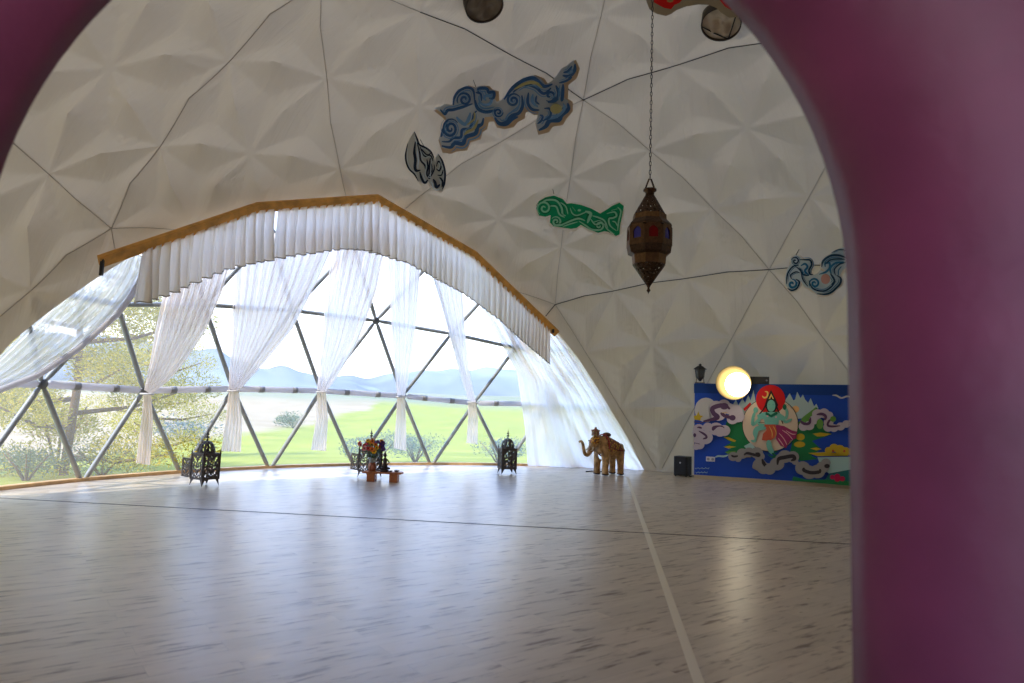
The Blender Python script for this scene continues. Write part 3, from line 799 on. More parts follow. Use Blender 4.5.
a.stroke([(310, 330), (350, 315), (420, 318), (470, 300)], 22, P['water'])
a.blobs([(530, 320, 62), (640, 285, 70), (720, 268, 64), (815, 275, 76), (850, 320, 62), (590, 350, 40), (850, 420, 84), (900, 460, 82), (965, 465, 72), (800, 440, 40)], P['grey'])
a.stroke([(505, 305), (540, 320), (590, 312)], 24, P['dark']); a.stroke([(660, 300), (700, 280), (770, 295), (840, 310), (835, 285), (800, 280)], 34, P['dark']); a.stroke([(670, 325), (745, 325)], 16, P['yellow'])
a.stroke([(880, 350), (905, 410), (940, 440), (1000, 440)], 40, P['dark'])
a.map = T4
a.blobs([(20, 475, 72), (110, 410, 88), (205, 320, 86), (300, 325, 78), (150, 340, 60), (330, 385, 40), (420, 460, 92), (500, 510, 92), (600, 500, 92), (660, 450, 80), (700, 395, 58)], P['grey'])
a.stroke([(115, 420), (130, 350), (200, 330), (300, 315), (320, 350), (280, 368)], 46, P['dark']); a.stroke([(440, 455), (435, 485), (520, 515), (620, 505), (630, 470)], 42, P['dark']); a.ell(715, 435, 34, 26, P['dark'])
a.stroke([(60, 290), (90, 262), (115, 270)], 14, P['scarf']); a.stroke([(0, 290), (50, 325), (110, 300)], 16, P['scarf'])
# faint handwritten lines low on the left
a.map = T3
for (x0, x1, y) in ((70, 240, 462), (80, 220, 512)):
    n = 16; a.stroke([(x0+(x1-x0)*i/n, y+(9 if i % 2 else -9)*(.5+.5*math.sin(i*1.7))) for i in range(n+1)], 5, P['water'], taper=False)
under(a.mb.build('painting', PAL, mural), mural)
tag(mural, 'long blue mural board painted with a dancing figure, clouds and a red halo', 'mural')
# wall socket on the mural
s_ = on_plane(*T3(250, 355), BL+mn*.075, mn); so_ = empty('wall_socket', s_); Mr = Matrix((hd, mn, Vector((0, 0, 1)))).transposed()
b = MB(); b.box((0, 0, 0), (.20, .03, .11), Mr); b.build('plate', mat('white plastic', srgb(215, 215, 220), .4), so_, bevel=.006)
for k in (-.05, .05):
    b = MB(); v = Mr@Vector((k, .0 if False else 0, 0)); b.tube([v+mn*.012, v+mn*.019], .032, 14); b.build('outlet', mat('grey plastic', srgb(150, 152, 165), .4), so_)
b = MB(); b.box(-mn*.045, (.05, .065, .05), Mr); b.build('back_box', M['black'], so_)
tag(so_, 'small white double wall socket set into the blue lower left of the mural', 'socket')

# ------------------------------------------------------------------ globe lamp, projector bar, carriage lamp, speaker
Mlamp = mat('lit opal glass', (1, .93, .78, 1), .3, emit=((1, .89, .68, 1), 4.0))
Mdish = mat('cream enamel dish', srgb(190, 168, 112), .7)
gl = on_plane(737.6, 384.6, BL+mn*.42, mn); gz = empty('globe_lamp', gl)
b = MB(); b.ball((0, 0, 0), .275, 24); b.build('globe', Mlamp, gz, True)
b = MB(); Q = mn.to_track_quat('Z', 'Y').to_matrix(); o = len(b.v)
b.lathe([(.0, -.33), (.16, -.33), (.30, -.27), (.375, -.17), (.39, -.16), (.385, -.15), (.29, -.25), (.15, -.305), (.0, -.305)], 36)
b.v = [tuple(Q@Vector(v)+Vector((-hd.x*.10, -hd.y*.10, .045))) for v in b.v]; b.build('dish', Mdish, gz, True)
b = MB(); b.tube([-mn*.30, -mn*.36], .05, 12); b.build('stem', M['black'], gz)
tag(gz, 'bright round glowing lamp in a cream dish at the top edge of the mural', 'lamp')
pq = on_plane(759.3, 379.6, BL-mn*.02, mn); pq -= mn*0; pj_ = empty('projector', (pq.x, pq.y, top+.006))
hB = .165
b = MB(); b.box((0, 0, hB/2+.004), (.43, .16, hB), Mr); b.build('housing', M['black'], pj_, bevel=.012)
b = MB(); v = Mr@Vector((.16, 0, hB/2))+mn*.08; b.tube([v, v+mn*.012], .022, 12); b.build('lens', mat('lens glass', srgb(120, 120, 130), .1), pj_)
tag(pj_, 'low black projector box resting on the top edge of the mural', 'projector')
# carriage lamp
cl = on_plane(700, 382.8, BL-mn*.02, mn); cl.z = top; cm = empty('carriage_lamp', cl)
b = MB(); b.box((0, 0, .012), (.22, .07, .02), Mr)
for k in (-.09, .09): b.tube([Mr@Vector((k, 0, .02)), Mr@Vector((k*.9, 0, .12))], .008, 6)
b.build('bracket', M['iron'], cm)
b = MB(); b.lathe([(.02, .05), (.06, .10), (.10, .14), (.125, .30), (.125, .33)], 6); b.build('cage', M['black'], cm)
b = MB(); b.lathe([(.16, .33), (.15, .345), (.08, .40), (.03, .42), (.035, .45), (.0, .47)], 6); b.build('cap', M['black'], cm)
for k in range(6):
    b = MB(); th = 2*PI*(k+.5)/6; u = Vector((math.cos(th), math.sin(th), 0)); tq = Vector((-u.y, u.x, 0))
    p0 = u*.094+Vector((0, 0, .16)); p1 = u*.112+Vector((0, 0, .29)); b.add([p0-tq*.036, p0+tq*.036, p1+tq*.045, p1-tq*.045], [(0, 1, 2, 3)])
    b.build('pane', mat('smoky glass', srgb(60, 66, 72), .15), cm)
tag(cm, 'small black carriage lamp on the upper left corner of the mural', 'lamp')
# speaker
sp_ = on_floor(680, 476.6); rz = math.atan2(hd.y, hd.x)-.25
spk = empty('speaker', sp_, rz)
b = MB(); b.box((0, .17, .25), (.34, .30, .46)); b.build('cabinet', mat('charcoal cabinet', srgb(44, 45, 48), .5, bump=(80, .2)), spk, bevel=.012)
b = MB(); b.box((0, .012, .25), (.31, .02, .43)); b.build('grille', mat('black speaker grille', srgb(20, 20, 22), .6, bump=(160, .5)), spk, bevel=.008)
b = MB(); b.tube([(0, .004, .33), (0, -.006, .33)], .022, 12); b.build('badge', mat('silver badge', srgb(170, 170, 175), .3, .8), spk)
for x_ in (-.13, .13):
    for y_ in (.05, .29): b = MB(); b.tube([(x_, y_, 0), (x_, y_, .03)], .018, 8); b.build('foot', M['black'], spk)
tag(spk, 'black loudspeaker on the floor left of the mural', 'speaker')
pts = [on_floor(x, y, .012) for x, y in ((689.6, 476.5), (691, 476.6), (692, 475.8), (697, 476.2))]
b = MB(); b.tube(pts, .011, 6); tag(b.build('speaker_cable', M['black'], None, True), 'short dark cable between the loudspeaker and the mural', 'cable')
# ------------------------------------------------------------------ painted cloud hangings on the lining
MC = {k: mat('cloth paint '+k, srgb(*v), .7, spec=.2) for k, v in dict(tan=(186, 162, 132), slate=(176, 184, 190), navy=(48, 88, 134), mid=(104, 146, 186), olive=(168, 162, 112), pale=(226, 220, 208), ink=(24, 40, 60),
    moss=(182, 184, 176), green=(10, 150, 98), mint=(140, 205, 172), darkgreen=(6, 100, 64), teal=(44, 118, 160), ice=(196, 214, 222), inkblue=(22, 62, 92), red=(196, 12, 8), redtan=(150, 136, 112), rose=(196, 150, 140), gold=(150, 130, 80)).items()}
def cloud(name, label, c, back, face, mats, draw, r=.935, echo=2):
    p = on_sphere(c[0], c[1], R*r); n = (CEN+Vector((0, 0, 0))-p).normalized()
    v = (EYE-p).normalized(); n = (n*.75+v*.25).normalized()
    root = empty(name, p)
    pb_ = [on_plane(x, y, p, n) for x, y in back]
    if (EYE-p).dot(n) < 0: n = -n
    under(slab(pb_, n, .012).build('backing', mats[0], root), root)
    a = Art(p+n*.002, n, .0015); a.fat = 1.3; a.echo = (echo, c); a.poly(face, 0)
    draw(a); under(a.mb.build('painting', mats[1:], root), root)
    # stitched ties that hold it to the lining
    for q in (back[len(back)//8], back[len(back)//2+len(back)//8]):
        P0 = on_plane(q[0], q[1], p, n)-n*.005; d = (P0-CEN).normalized(); b = MB(); b.tube([P0, P0+d*(RL-.02-(P0-CEN).length)], .006, 5); under(b.build('tie_cord', M['seam'], root), root)
    return tag(root, label, 'cloud hanging', 'painted cloud hangings on the lining')
def Z5(x, y): return (430+x/6.833, 55+y/6.833)
def Z6(x, y): return (495+x/6.833, 50+y/6.833)
blue_face = [Z5(*q) for q in [(30, 362), (75, 350), (100, 335), (150, 340), (160, 280), (190, 235), (250, 208), (300, 225), (340, 210), (385, 212), (405, 235), (440, 240), (440, 290), (455, 320), (490, 305)]] + \
    [Z6(*q) for q in [(90, 290), (130, 235), (190, 190), (260, 172), (310, 190), (345, 235), (385, 215), (420, 175), (450, 130), (500, 100), (535, 68), (548, 110), (530, 165), (470, 215), (465, 320), (500, 345), (500, 395), (460, 440), (440, 480), (370, 490), (345, 530), (290, 548), (278, 490), (300, 420), (260, 412), (215, 385), (180, 400), (175, 440), (130, 460), (105, 495), (50, 505)]] + \
    [Z5(*q) for q in [(455, 465), (430, 420), (375, 425), (360, 480), (330, 500), (320, 545), (250, 565), (230, 620), (160, 625), (130, 640), (80, 635), (72, 600), (60, 570), (85, 510), (110, 430), (80, 395)]]
def off_poly(pts, dx, dy, grow):
    cx = sum(p[0] for p in pts)/len(pts); cy = sum(p[1] for p in pts)/len(pts); n = len(pts); o = []
    A = sum(pts[i][0]*pts[(i+1) % n][1]-pts[(i+1) % n][0]*pts[i][1] for i in range(n))
    for i in range(n):
        x0, y0 = pts[i-1]; x1, y1 = pts[(i+1) % n]; tx, ty = x1-x0, y1-y0; l = math.hypot(tx, ty) or 1
        sgn = 1 if A > 0 else -1
        o.append((pts[i][0]+dx+grow*ty/l*sgn, pts[i][1]+dy-grow*tx/l*sgn))
    return o
def draw_blue(a):
    N, Mi, S, O = 1, 2, 0, 3
    a.map = Z5
    # edge lines
    a.stroke([(75, 560), (95, 500), (120, 440)], 16, N); a.stroke([(80, 620), (140, 630), (170, 600), (225, 605), (245, 560), (310, 535), (325, 490), (355, 470), (365, 430)], 22, N)
    a.stroke([(80, 590), (130, 590), (160, 565), (210, 560), (220, 510), (270, 500), (290, 450), (300, 400), (320, 380)], 15, N); a.stroke([(230, 545), (260, 520), (300, 500), (330, 440)], 14, O)
    a.spiral(140, 500, 58, 2.0, -.6, -1, 14, N, 1.2); a.stroke([(180, 420), (205, 450), (240, 470), (265, 430), (275, 390)], 18, Mi)
    a.stroke([(70, 370), (100, 400), (120, 375), (160, 370), (230, 350), (290, 330)], 16, N); a.stroke([(160, 340), (165, 290), (195, 245), (250, 220), (295, 240), (305, 330)], 14, N)
    a.spiral(235, 300, 52, 1.7, 2.6, 1, 13, N); a.stroke([(305, 300), (325, 360), (380, 385), (450, 370)], 18, N); a.stroke([(325, 320), (350, 355), (390, 360), (440, 350)], 9, Mi)
    a.spiral(385, 295, 55, 1.3, 3.6, -1, 16, Mi); a.stroke([(330, 250), (330, 225), (385, 225), (400, 250), (435, 250), (430, 290), (400, 290)], 16, N); a.stroke([(310, 250), (345, 260), (350, 310)], 12, N)
    a.spiral(465, 385, 34, 1.5, 0, 1, 11, N); a.stroke([(440, 420), (470, 460), (520, 465), (560, 430), (600, 415)], 20, N); a.stroke([(300, 380), (300, 430), (250, 470)], 9, O)
    a.map = Z6
    a.stroke([(60, 330), (110, 260), (180, 205), (260, 185), (330, 240), (390, 225)], 20, N); a.stroke([(120, 280), (190, 230), (270, 245), (330, 290), (380, 250)], 16, N); a.stroke([(130, 260), (200, 222), (270, 215), (320, 250)], 16, O)
    a.spiral(122, 335, 50, 1.7, -.3, -1, 13, N); a.stroke([(180, 300), (185, 370), (160, 420), (110, 440), (80, 480), (30, 490)], 18, N); a.stroke([(165, 310), (160, 370), (120, 405), (90, 430)], 9, Mi)
    a.stroke([(225, 280), (220, 350), (250, 395), (300, 400)], 16, N); a.stroke([(255, 290), (250, 340), (290, 380)], 14, Mi); a.stroke([(280, 300), (275, 340), (300, 360)], 11, N)
    a.spiral(370, 300, 42, 1.2, 2.2, -1, 13, N); a.stroke([(410, 230), (430, 280), (410, 330), (355, 345)], 18, N); a.stroke([(460, 220), (455, 300), (450, 340)], 18, N)
    a.stroke([(490, 350), (495, 390), (450, 430), (430, 465), (370, 470), (340, 510), (295, 535)], 24, N); a.stroke([(460, 350), (470, 390), (420, 440), (350, 460)], 13, Mi); a.stroke([(300, 430), (320, 440), (310, 470), (285, 490)], 12, N); a.stroke([(330, 385), (370, 390), (370, 440), (320, 470)], 13, N)
    a.stroke([(455, 160), (500, 165), (535, 130), (540, 80)], 18, N); a.stroke([(520, 95), (490, 130), (460, 140)], 12, N); a.stroke([(515, 110), (520, 135), (495, 150)], 9, Mi); a.stroke([(430, 210), (480, 195), (520, 170)], 12, N); a.ell(410, 385, 40, 34, O)
cloud('cloud_hanging', 'large slate blue painted cloud on a tan backing high over the beam', (505, 105), off_poly(blue_face, 2.2, 2.6, 2.6), blue_face, [MC['tan'], MC['slate'], MC['navy'], MC['mid'], MC['olive']], draw_blue)
def Z7(x, y): return (400+x/9.76, 125+y/9.76)
f2 = [Z7(*q) for q in [(140, 60), (165, 120), (190, 185), (240, 215), (290, 250), (330, 310), (345, 370), (350, 310), (372, 275), (400, 320), (430, 400), (440, 500), (435, 590), (415, 645), (385, 645), (340, 612), (300, 590), (270, 545), (235, 568), (185, 545), (140, 470), (90, 430), (58, 360), (55, 270), (75, 180), (110, 110)]]
def draw2(a):
    a.map = Z7; K, W = 1, 2
    a.stroke([(150, 160), (140, 260), (150, 340), (145, 410), (160, 445), (200, 440)], 22, K); a.stroke([(75, 180), (55, 280), (60, 360), (90, 430), (140, 480), (180, 550)], 12, K)
    a.stroke([(140, 65), (165, 130), (190, 190), (250, 220), (300, 260), (330, 320)], 14, K); a.stroke([(165, 170), (190, 260), (200, 340), (240, 390), (245, 430)], 13, K)
    a.stroke([(195, 210), (230, 290), (260, 300), (300, 270)], 12, K); a.stroke([(210, 230), (250, 280), (300, 300), (320, 350)], 10, K); a.stroke([(260, 330), (270, 400), (260, 470), (275, 510)], 13, K)
    a.stroke([(330, 380), (330, 430), (300, 490), (280, 510), (290, 340), (300, 330)], 12, K); a.stroke([(190, 450), (210, 520), (240, 560), (270, 530)], 18, K); a.stroke([(305, 370), (310, 430), (300, 460)], 9, K)
    a.stroke([(350, 400), (370, 350), (400, 380), (380, 440), (350, 420)], 12, K); a.stroke([(370, 280), (410, 350), (435, 450), (430, 560), (410, 620)], 14, K); a.stroke([(320, 520), (340, 560), (350, 600), (390, 570)], 22, K)
    a.stroke([(380, 500), (410, 540), (405, 600)], 14, K); a.stroke([(360, 480), (400, 480), (415, 430)], 10, K)
cloud('cloud_hanging', 'small dark ink and grey painted cloud shaped like a wing by the beam', (426, 162), off_poly(f2, -.1, 1.0, .5), f2, [MC['pale'], MC['moss'], MC['ink'], MC['ice']], draw2)
def Z8(x, y): return (525+x/9.31, 185+y/9.31)
f3 = [Z8(*q) for q in [(105, 215), (130, 150), (190, 115), (270, 98), (350, 130), (390, 175), (430, 170), (520, 185), (620, 220), (700, 265), (760, 230), (810, 195), (880, 165), (920, 195), (905, 280), (885, 380), (880, 460), (845, 475), (800, 440), (740, 430), (680, 445), (600, 415), (520, 370), (480, 400), (430, 408), (340, 395), (270, 385), (232, 350), (240, 280), (190, 295), (130, 285)]]
def draw3(a):
    a.map = Z8; Mn, D = 1, 2
    a.spiral(180, 215, 70, 1.6, 2.2, 1, 13, Mn); a.stroke([(140, 175), (200, 140), (290, 145), (340, 210), (350, 270), (380, 285)], 13, Mn); a.stroke([(230, 195), (290, 200), (320, 270), (370, 300)], 12, Mn); a.stroke([(330, 160), (380, 200), (400, 270)], 9, Mn)
    a.spiral(290, 340, 50, 1.7, 3.8, 1, 13, Mn); a.stroke([(260, 380), (340, 370), (430, 330), (500, 310), (560, 330)], 13, Mn); a.stroke([(350, 385), (420, 360), (490, 340)], 9, Mn); a.ell(505, 232, 16, 11, Mn)
    a.stroke([(420, 210), (440, 260), (480, 280), (540, 260), (580, 240)], 9, Mn); a.stroke([(440, 200), (470, 240)], 7, Mn); a.stroke([(560, 240), (610, 260), (600, 300), (580, 350)], 20, Mn)
    a.stroke([(500, 330), (560, 370), (620, 410), (700, 410), (730, 370), (700, 330), (640, 340)], 13, Mn); a.spiral(690, 375, 40, 1.2, .6, -1, 11, Mn); a.stroke([(610, 310), (650, 360), (700, 355)], 10, Mn); a.stroke([(625, 280), (690, 300), (740, 330), (770, 400)], 11, Mn)
    a.stroke([(760, 260), (830, 245), (850, 280), (820, 300), (780, 310), (790, 370), (850, 420)], 12, Mn); a.stroke([(860, 200), (890, 240), (870, 330), (860, 420)], 11, Mn); a.stroke([(800, 230), (860, 215)], 9, Mn); a.stroke([(810, 330), (840, 340), (860, 380)], 9, Mn); a.stroke([(740, 350), (760, 400), (830, 450)], 9, Mn)
cloud('cloud_hanging', 'emerald green painted cloud with mint swirls left of the hanging lantern', (579, 216), off_poly(f3, -.1, .5, 1.6), f3, [MC['pale'], MC['green'], MC['mint'], MC['darkgreen']], draw3, echo=2)
def Z9(x, y): return (760+x/9.76, 240+y/9.76)
f4 = [Z9(*q) for q in [(250, 440), (245, 370), (265, 290), (300, 225), (300, 180), (350, 150), (395, 165), (420, 190), (480, 185), (512, 210), (515, 260), (495, 310), (500, 345), (560, 330), (590, 295), (620, 310), (650, 300), (600, 270), (595, 215), (640, 165), (700, 130), (770, 90), (830, 70), (900, 90), (930, 150), (880, 240), (810, 290), (780, 345), (800, 385), (790, 430), (740, 470), (700, 520), (630, 540), (560, 530), (520, 500), (480, 470), (440, 460), (400, 400), (385, 440), (350, 490), (290, 495)]]
def draw4(a):
    a.map = Z9; K, T, W = 1, 2, 3
    a.ell(640, 380, 45, 50, 4); a.spiral(345, 205, 42, 1.4, 3.4, 1, 12, K); a.stroke([(260, 430), (270, 330), (320, 260), (380, 245)], 12, K); a.spiral(315, 430, 50, 1.3, -1.6, 1, 18, T); a.stroke([(270, 470), (310, 490), (360, 470), (385, 410), (350, 380)], 14, K)
    a.stroke([(310, 380), (300, 340), (350, 310), (390, 320)], 10, K); a.stroke([(385, 190), (440, 190), (490, 195), (505, 240), (480, 290), (490, 330), (520, 335)], 14, K); a.stroke([(400, 250), (440, 230), (465, 260), (440, 300), (480, 340)], 16, T); a.stroke([(390, 270), (420, 330), (480, 345)], 12, K)
    a.stroke([(345, 250), (400, 300), (420, 380), (470, 450)], 11, K); a.spiral(535, 420, 55, 1.6, 2.6, 1, 15, T); a.stroke([(480, 390), (510, 460), (570, 490), (640, 490), (700, 450), (740, 400)], 13, K); a.stroke([(560, 520), (640, 525), (700, 505), (750, 460), (785, 420), (790, 370), (750, 340)], 16, K)
    a.stroke([(580, 330), (640, 310), (680, 270), (680, 220), (640, 225), (640, 260)], 16, T); a.stroke([(605, 260), (620, 200), (690, 150), (770, 145), (850, 170)], 16, K); a.stroke([(640, 230), (690, 190), (760, 180), (830, 185)], 12, K); a.stroke([(700, 330), (690, 270), (740, 220), (820, 210)], 16, T)
    a.stroke([(740, 340), (730, 280), (780, 230), (840, 215)], 12, K); a.stroke([(700, 120), (780, 85), (850, 100)], 9, K); a.stroke([(690, 320), (730, 390), (700, 430)], 16, K); a.stroke([(770, 340), (770, 290), (800, 250)], 9, T)
cloud('cloud_hanging', 'teal and pale blue painted wave cloud above the mural, partly hidden by the doorway', (812, 272), off_poly(f4, .3, .8, 1.2), f4, [MC['pale'], MC['ice'], MC['inkblue'], MC['teal'], MC['ice'], MC['rose']], draw4, echo=2)
def Z10(x, y): return (640+x/9.31, y/9.31)
f5 = [Z10(*q) for q in [(100, -40), (130, 20), (180, 50), (230, 75), (290, 85), (320, 45), (370, 25), (400, -10), (470, -60), (600, -80), (700, -60), (750, 10), (790, 60), (850, 95), (920, 80), (980, 10), (950, -120), (800, -200), (600, -240), (400, -230), (200, -200), (90, -120)]]
def draw5(a):
    a.map = Z10; a.ell(280, 5, 30, 16, 1); a.stroke([(300, -120), (420, -150), (520, -120)], 30, 1); a.stroke([(700, -120), (800, -60), (880, -20)], 26, 1)
cloud('cloud_hanging', 'red painted cloud at the top of the lining beside a round vent', (690, -4), off_poly([Z10(*q) for q in [(40, -40), (90, 90), (160, 130), (240, 150), (290, 130), (340, 95), (430, 60), (540, 42), (640, 45), (710, 75), (760, 120), (830, 165), (900, 160), (990, 100), (1040, -40), (960, -180), (800, -260), (600, -290), (400, -280), (200, -250), (60, -150)]], 0, 0, 0), f5, [MC['redtan'], MC['red'], MC['gold']], draw5, r=.935)

# ------------------------------------------------------------------ round vent ports in the lining
def vent(x, y, r, label, seed, vc, straps=()):
    p = on_sphere(x, y, R*.958); n = (CEN-p).normalized(); root = empty('vent_port', p); Q = n.to_track_quat('Z', 'Y').to_matrix().to_4x4()
    def fit(o): o.matrix_local = Q; return o
    b = MB(); b.lathe([(r, -.30), (r+.02, -.30), (r+.012, .005), (r-.006, .005), (r-.01, -.03), (r-.02, -.30)], 40); fit(b.build('collar', M['vent_dark'], root, True))
    b = MB(); rr = random.Random(seed); vs = [(0, 0, -.02)]; fs = []; rings = 10; n_ = 48
    for i in range(1, rings+1):
        for k in range(n_):
            th = 2*PI*k/n_; q = (r-.004)*i/rings; xx, yy = q*math.cos(th), q*math.sin(th)
            vs.append((xx, yy, -.035+(1-(i/rings)**4)*(.05*math.sin(xx*9+yy*14+seed)+.02*math.sin(xx*30-yy*8))))
    fs += [(0, 1+k, 1+(k+1) % n_) for k in range(n_)]
    for i in range(rings-1):
        for k in range(n_): fs.append((1+i*n_+k, 1+(i+1)*n_+k, 1+(i+1)*n_+(k+1) % n_, 1+i*n_+(k+1) % n_))
    b.add(vs, fs); fit(b.build('fabric_cover', vc, root, True))
    for xa, ya, xb, yb in straps:
        b = MB(); b.tube([(xa*r, ya*r, .0), ((xa+xb)*r/2, (ya+yb)*r/2, .012), (xb*r, yb*r, .0)], .012, 6); fit(b.build('strap', M['black'], root, True))
    tag(root, label, 'vent', 'round vent ports in the lining')
M['vent_dark'] = mat('dark vent collar', srgb(70, 62, 54), .8); M['vent_cloth'] = mat('grey vent cloth', srgb(128, 118, 106), .85, noise=(5, .25))
vent(484.5, 7, .33, 'round dark vent port above the large blue cloud', 3.6, mat('dull grey vent cloth', srgb(112, 100, 88), .85, noise=(5, .25)))
vent(721, 25, .34, 'round vent port with dark straps under the red cloud', 4.6, mat('pale vent cloth', srgb(188, 174, 156), .85, noise=(5, .2)), ((-.95, .2, .1, -.96), (.9, .4, .15, -.96)))

# ------------------------------------------------------------------ hanging lantern on its chain
HX, HY = 1.72, 8.72
def hz(y, x=649.5): return at_depth(x, y, HY).z
lx = at_depth(649.2, 240, HY).x; base = Vector((lx, HY, 0))
z = {k: hz(v) for k, v in dict(tip=294, ball=289, cone=286.5, b1=265, b2=255.5, sh0=255.5, sh1=250.5, mid=226, sh2=224, sh3=220.5, c0=215.5, neck=196, rim=191, ring=189.2).items()}
px = FPX/HY/1.0; pr = lambda q: q/px*1.03
hl = empty('hanging_lantern', (lx, HY, z['tip']))
def up_(o): return under(o, hl)
Mbr = mat('aged brass', srgb(96, 70, 44), .45, .75, noise=(25, .4)); Mbr2 = mat('dark pierced brass', srgb(74, 54, 36), .5, .7, noise=(40, .45)); Mbr3 = mat('bright brass band', srgb(110, 82, 50), .45, .7, noise=(30, .3))
NS8 = 8
def pierced_lathe(prof, n, per, hole, mats, name, thick=.006, c=(lx, HY, 0)):
    """shell of revolution with a repeating pattern of real openings"""
    vs = []; fs = []; m = len(prof)
    for r, zz in prof:
        for k in range(n): th = 2*PI*k/n; vs.append((c[0]+r*math.cos(th), c[1]+r*math.sin(th), c[2]+zz))
    for i in range(m-1):
        for k in range(n):
            if not hole(i, k % per): fs.append((i*n+k, i*n+(k+1) % n, (i+1)*n+(k+1) % n, (i+1)*n+k))
    b = MB(); b.add(vs, fs); o = b.build(name, mats, hl); solid(o, thick); return o
def lin(a, b, n): return [(a[0]+(b[0]-a[0])*i/n, a[1]+(b[1]-a[1])*i/n) for i in range(n+1)]
fil = lambda i, k: (i % 3 == 1 and k in (1, 2)) or (i % 3 == 2 and k == 4)
up_(pierced_lathe(lin((pr(4.6), z['neck']), (pr(15.6), z['c0']), 12), 72, 6, fil, Mbr2, 'upper_cone'))
b = MB(); b.lathe([(pr(4.2), z['neck']), (pr(4.4), z['neck']), (pr(4.2), z['rim']-.02), (pr(6.6), z['rim']), (pr(6.4), z['ring']), (pr(4.4), z['ring']-.01)], 24, c=(lx, HY, 0)); up_(b.build('neck_crown', Mbr2, hl, True))
def facet_band(prof, name, m):
    b = MB(); b.lathe(prof, NS8, c=(lx, HY, 0), rot0=-PI/2+PI/NS8); up_(b.build(name, m, hl))
facet_band([(pr(15.6), z['c0']), (pr(16.6), z['c0']), (pr(16.9), z['sh3']+.005), (pr(17), z['sh3']), (pr(16), z['sh3'])], 'upper_band', Mbr3)
facet_band([(pr(17), z['sh3']), (pr(21.6), z['sh2']-.02), (pr(22.2), z['sh2']-.05)], 'shoulder', Mbr2)
facet_band([(pr(22.2), z['sh1']+.04), (pr(21.2), z['sh0']+.02), (pr(17), z['sh0']-.005)], 'lower_shoulder', Mbr2)
facet_band([(pr(15.8), z['b1']), (pr(16.2), z['b1']), (pr(17), z['sh0']-.02), (pr(17.2), z['sh0']), (pr(16), z['sh0'])], 'lower_band', Mbr3)
# body: frame bars and coloured glass
zb0, zb1 = z['sh1']+.04, z['sh2']-.05; rb = pr(22.2)
for k in range(NS8):
    a0, a1 = -PI/2+2*PI*(k-.5)/NS8, -PI/2+2*PI*(k+.5)/NS8; P0 = Vector((lx+rb*math.cos(a0), HY+rb*math.sin(a0), 0)); P1 = Vector((lx+rb*math.cos(a1), HY+rb*math.sin(a1), 0))
    am = (a0+a1)/2; n_ = Vector((math.cos(am), math.sin(am), 0)); col = ['ruby', 'cobalt', 'ruby', 'cobalt'][k % 2]
    u = (P1-P0); W = lambda s, t: P0+u*s+Vector((0, 0, zb0+(zb1-zb0)*t))
    fr = MB()
    arch = [(.24, .30), (.24, .66), (.30, .76), (.40, .83), (.5, .87), (.60, .83), (.70, .76), (.76, .66), (.76, .30)]
    outl = [(0, 0), (0, .66), (0, .9), (.2, 1), (.5, 1), (.8, 1), (1, .9), (1, .66), (1, 0)]
    vs = [W(*p) for p in outl]+[W(*p) for p in arch]; fs = [(i, i+1, 9+i+1, 9+i) for i in range(8)]+[(0, 9, 17, 8)]
    fr.add(vs, fs); o = fr.build('body_panel', Mbr, hl); solid(o, .012); up_(o)
    g = MB(); g.add([W(*p)-n_*.006 for p in arch], [tuple(range(9))]); og = g.build('glass_pane', M.setdefault(col, mat(col+' glass', srgb(120, 14, 12) if col == 'ruby' else srgb(38, 30, 130), .2, emit=None)), hl); up_(og)
    g = MB(); g.add([W(.28, .06)+n_*.004, W(.72, .06)+n_*.004, W(.66, .24)+n_*.004, W(.5, .28)+n_*.004, W(.34, .24)+n_*.004], [(0, 1, 2, 3, 4)]); up_(g.build('glass_lozenge', M[col], hl))
up_(pierced_lathe(lin((pr(15.8), z['b1']), (pr(1.2), z['cone']), 16), 72, 6, lambda i, k: fil(i+1, k) and i < 14, Mbr2, 'lower_cone'))
b = MB(); b.lathe([(.0, z['cone']+.03), (.03, z['cone']+.02), (.012, z['ball']+.01), (.026, z['ball']-.02), (.01, z['ball']-.045), (.012, z['tip']+.03), (.0, z['tip'])], 14, c=(lx, HY, 0)); up_(b.build('finial', Mbr2, hl, True))
ztop = CEN.z+RL-.05; zk = hz(179)
for sx_ in (-1, 1):
    b = MB(); b.tube([(lx+sx_*pr(5.2), HY, z['ring']-.02), (lx+sx_*pr(1), HY, zk)], .012, 6); up_(b.build('hanger', Mbr2, hl))
b = MB(); L = .06; zz = zk; k = 0
while zz < ztop:
    pts = [(lx+(.013*math.cos(t) if k % 2 else 0), HY+(0 if k % 2 else .013*math.cos(t)), zz+L/2+L*.62*math.sin(t)) for t in [2*PI*i/10 for i in range(11)]]
    b.tube(pts, .0052, 5, cap=False); zz += L; k += 1
up_(b.build('chain', M['iron'], hl, True))
tag(hl, 'large brass hanging lantern with red and blue glass panes on a long chain', 'lantern')

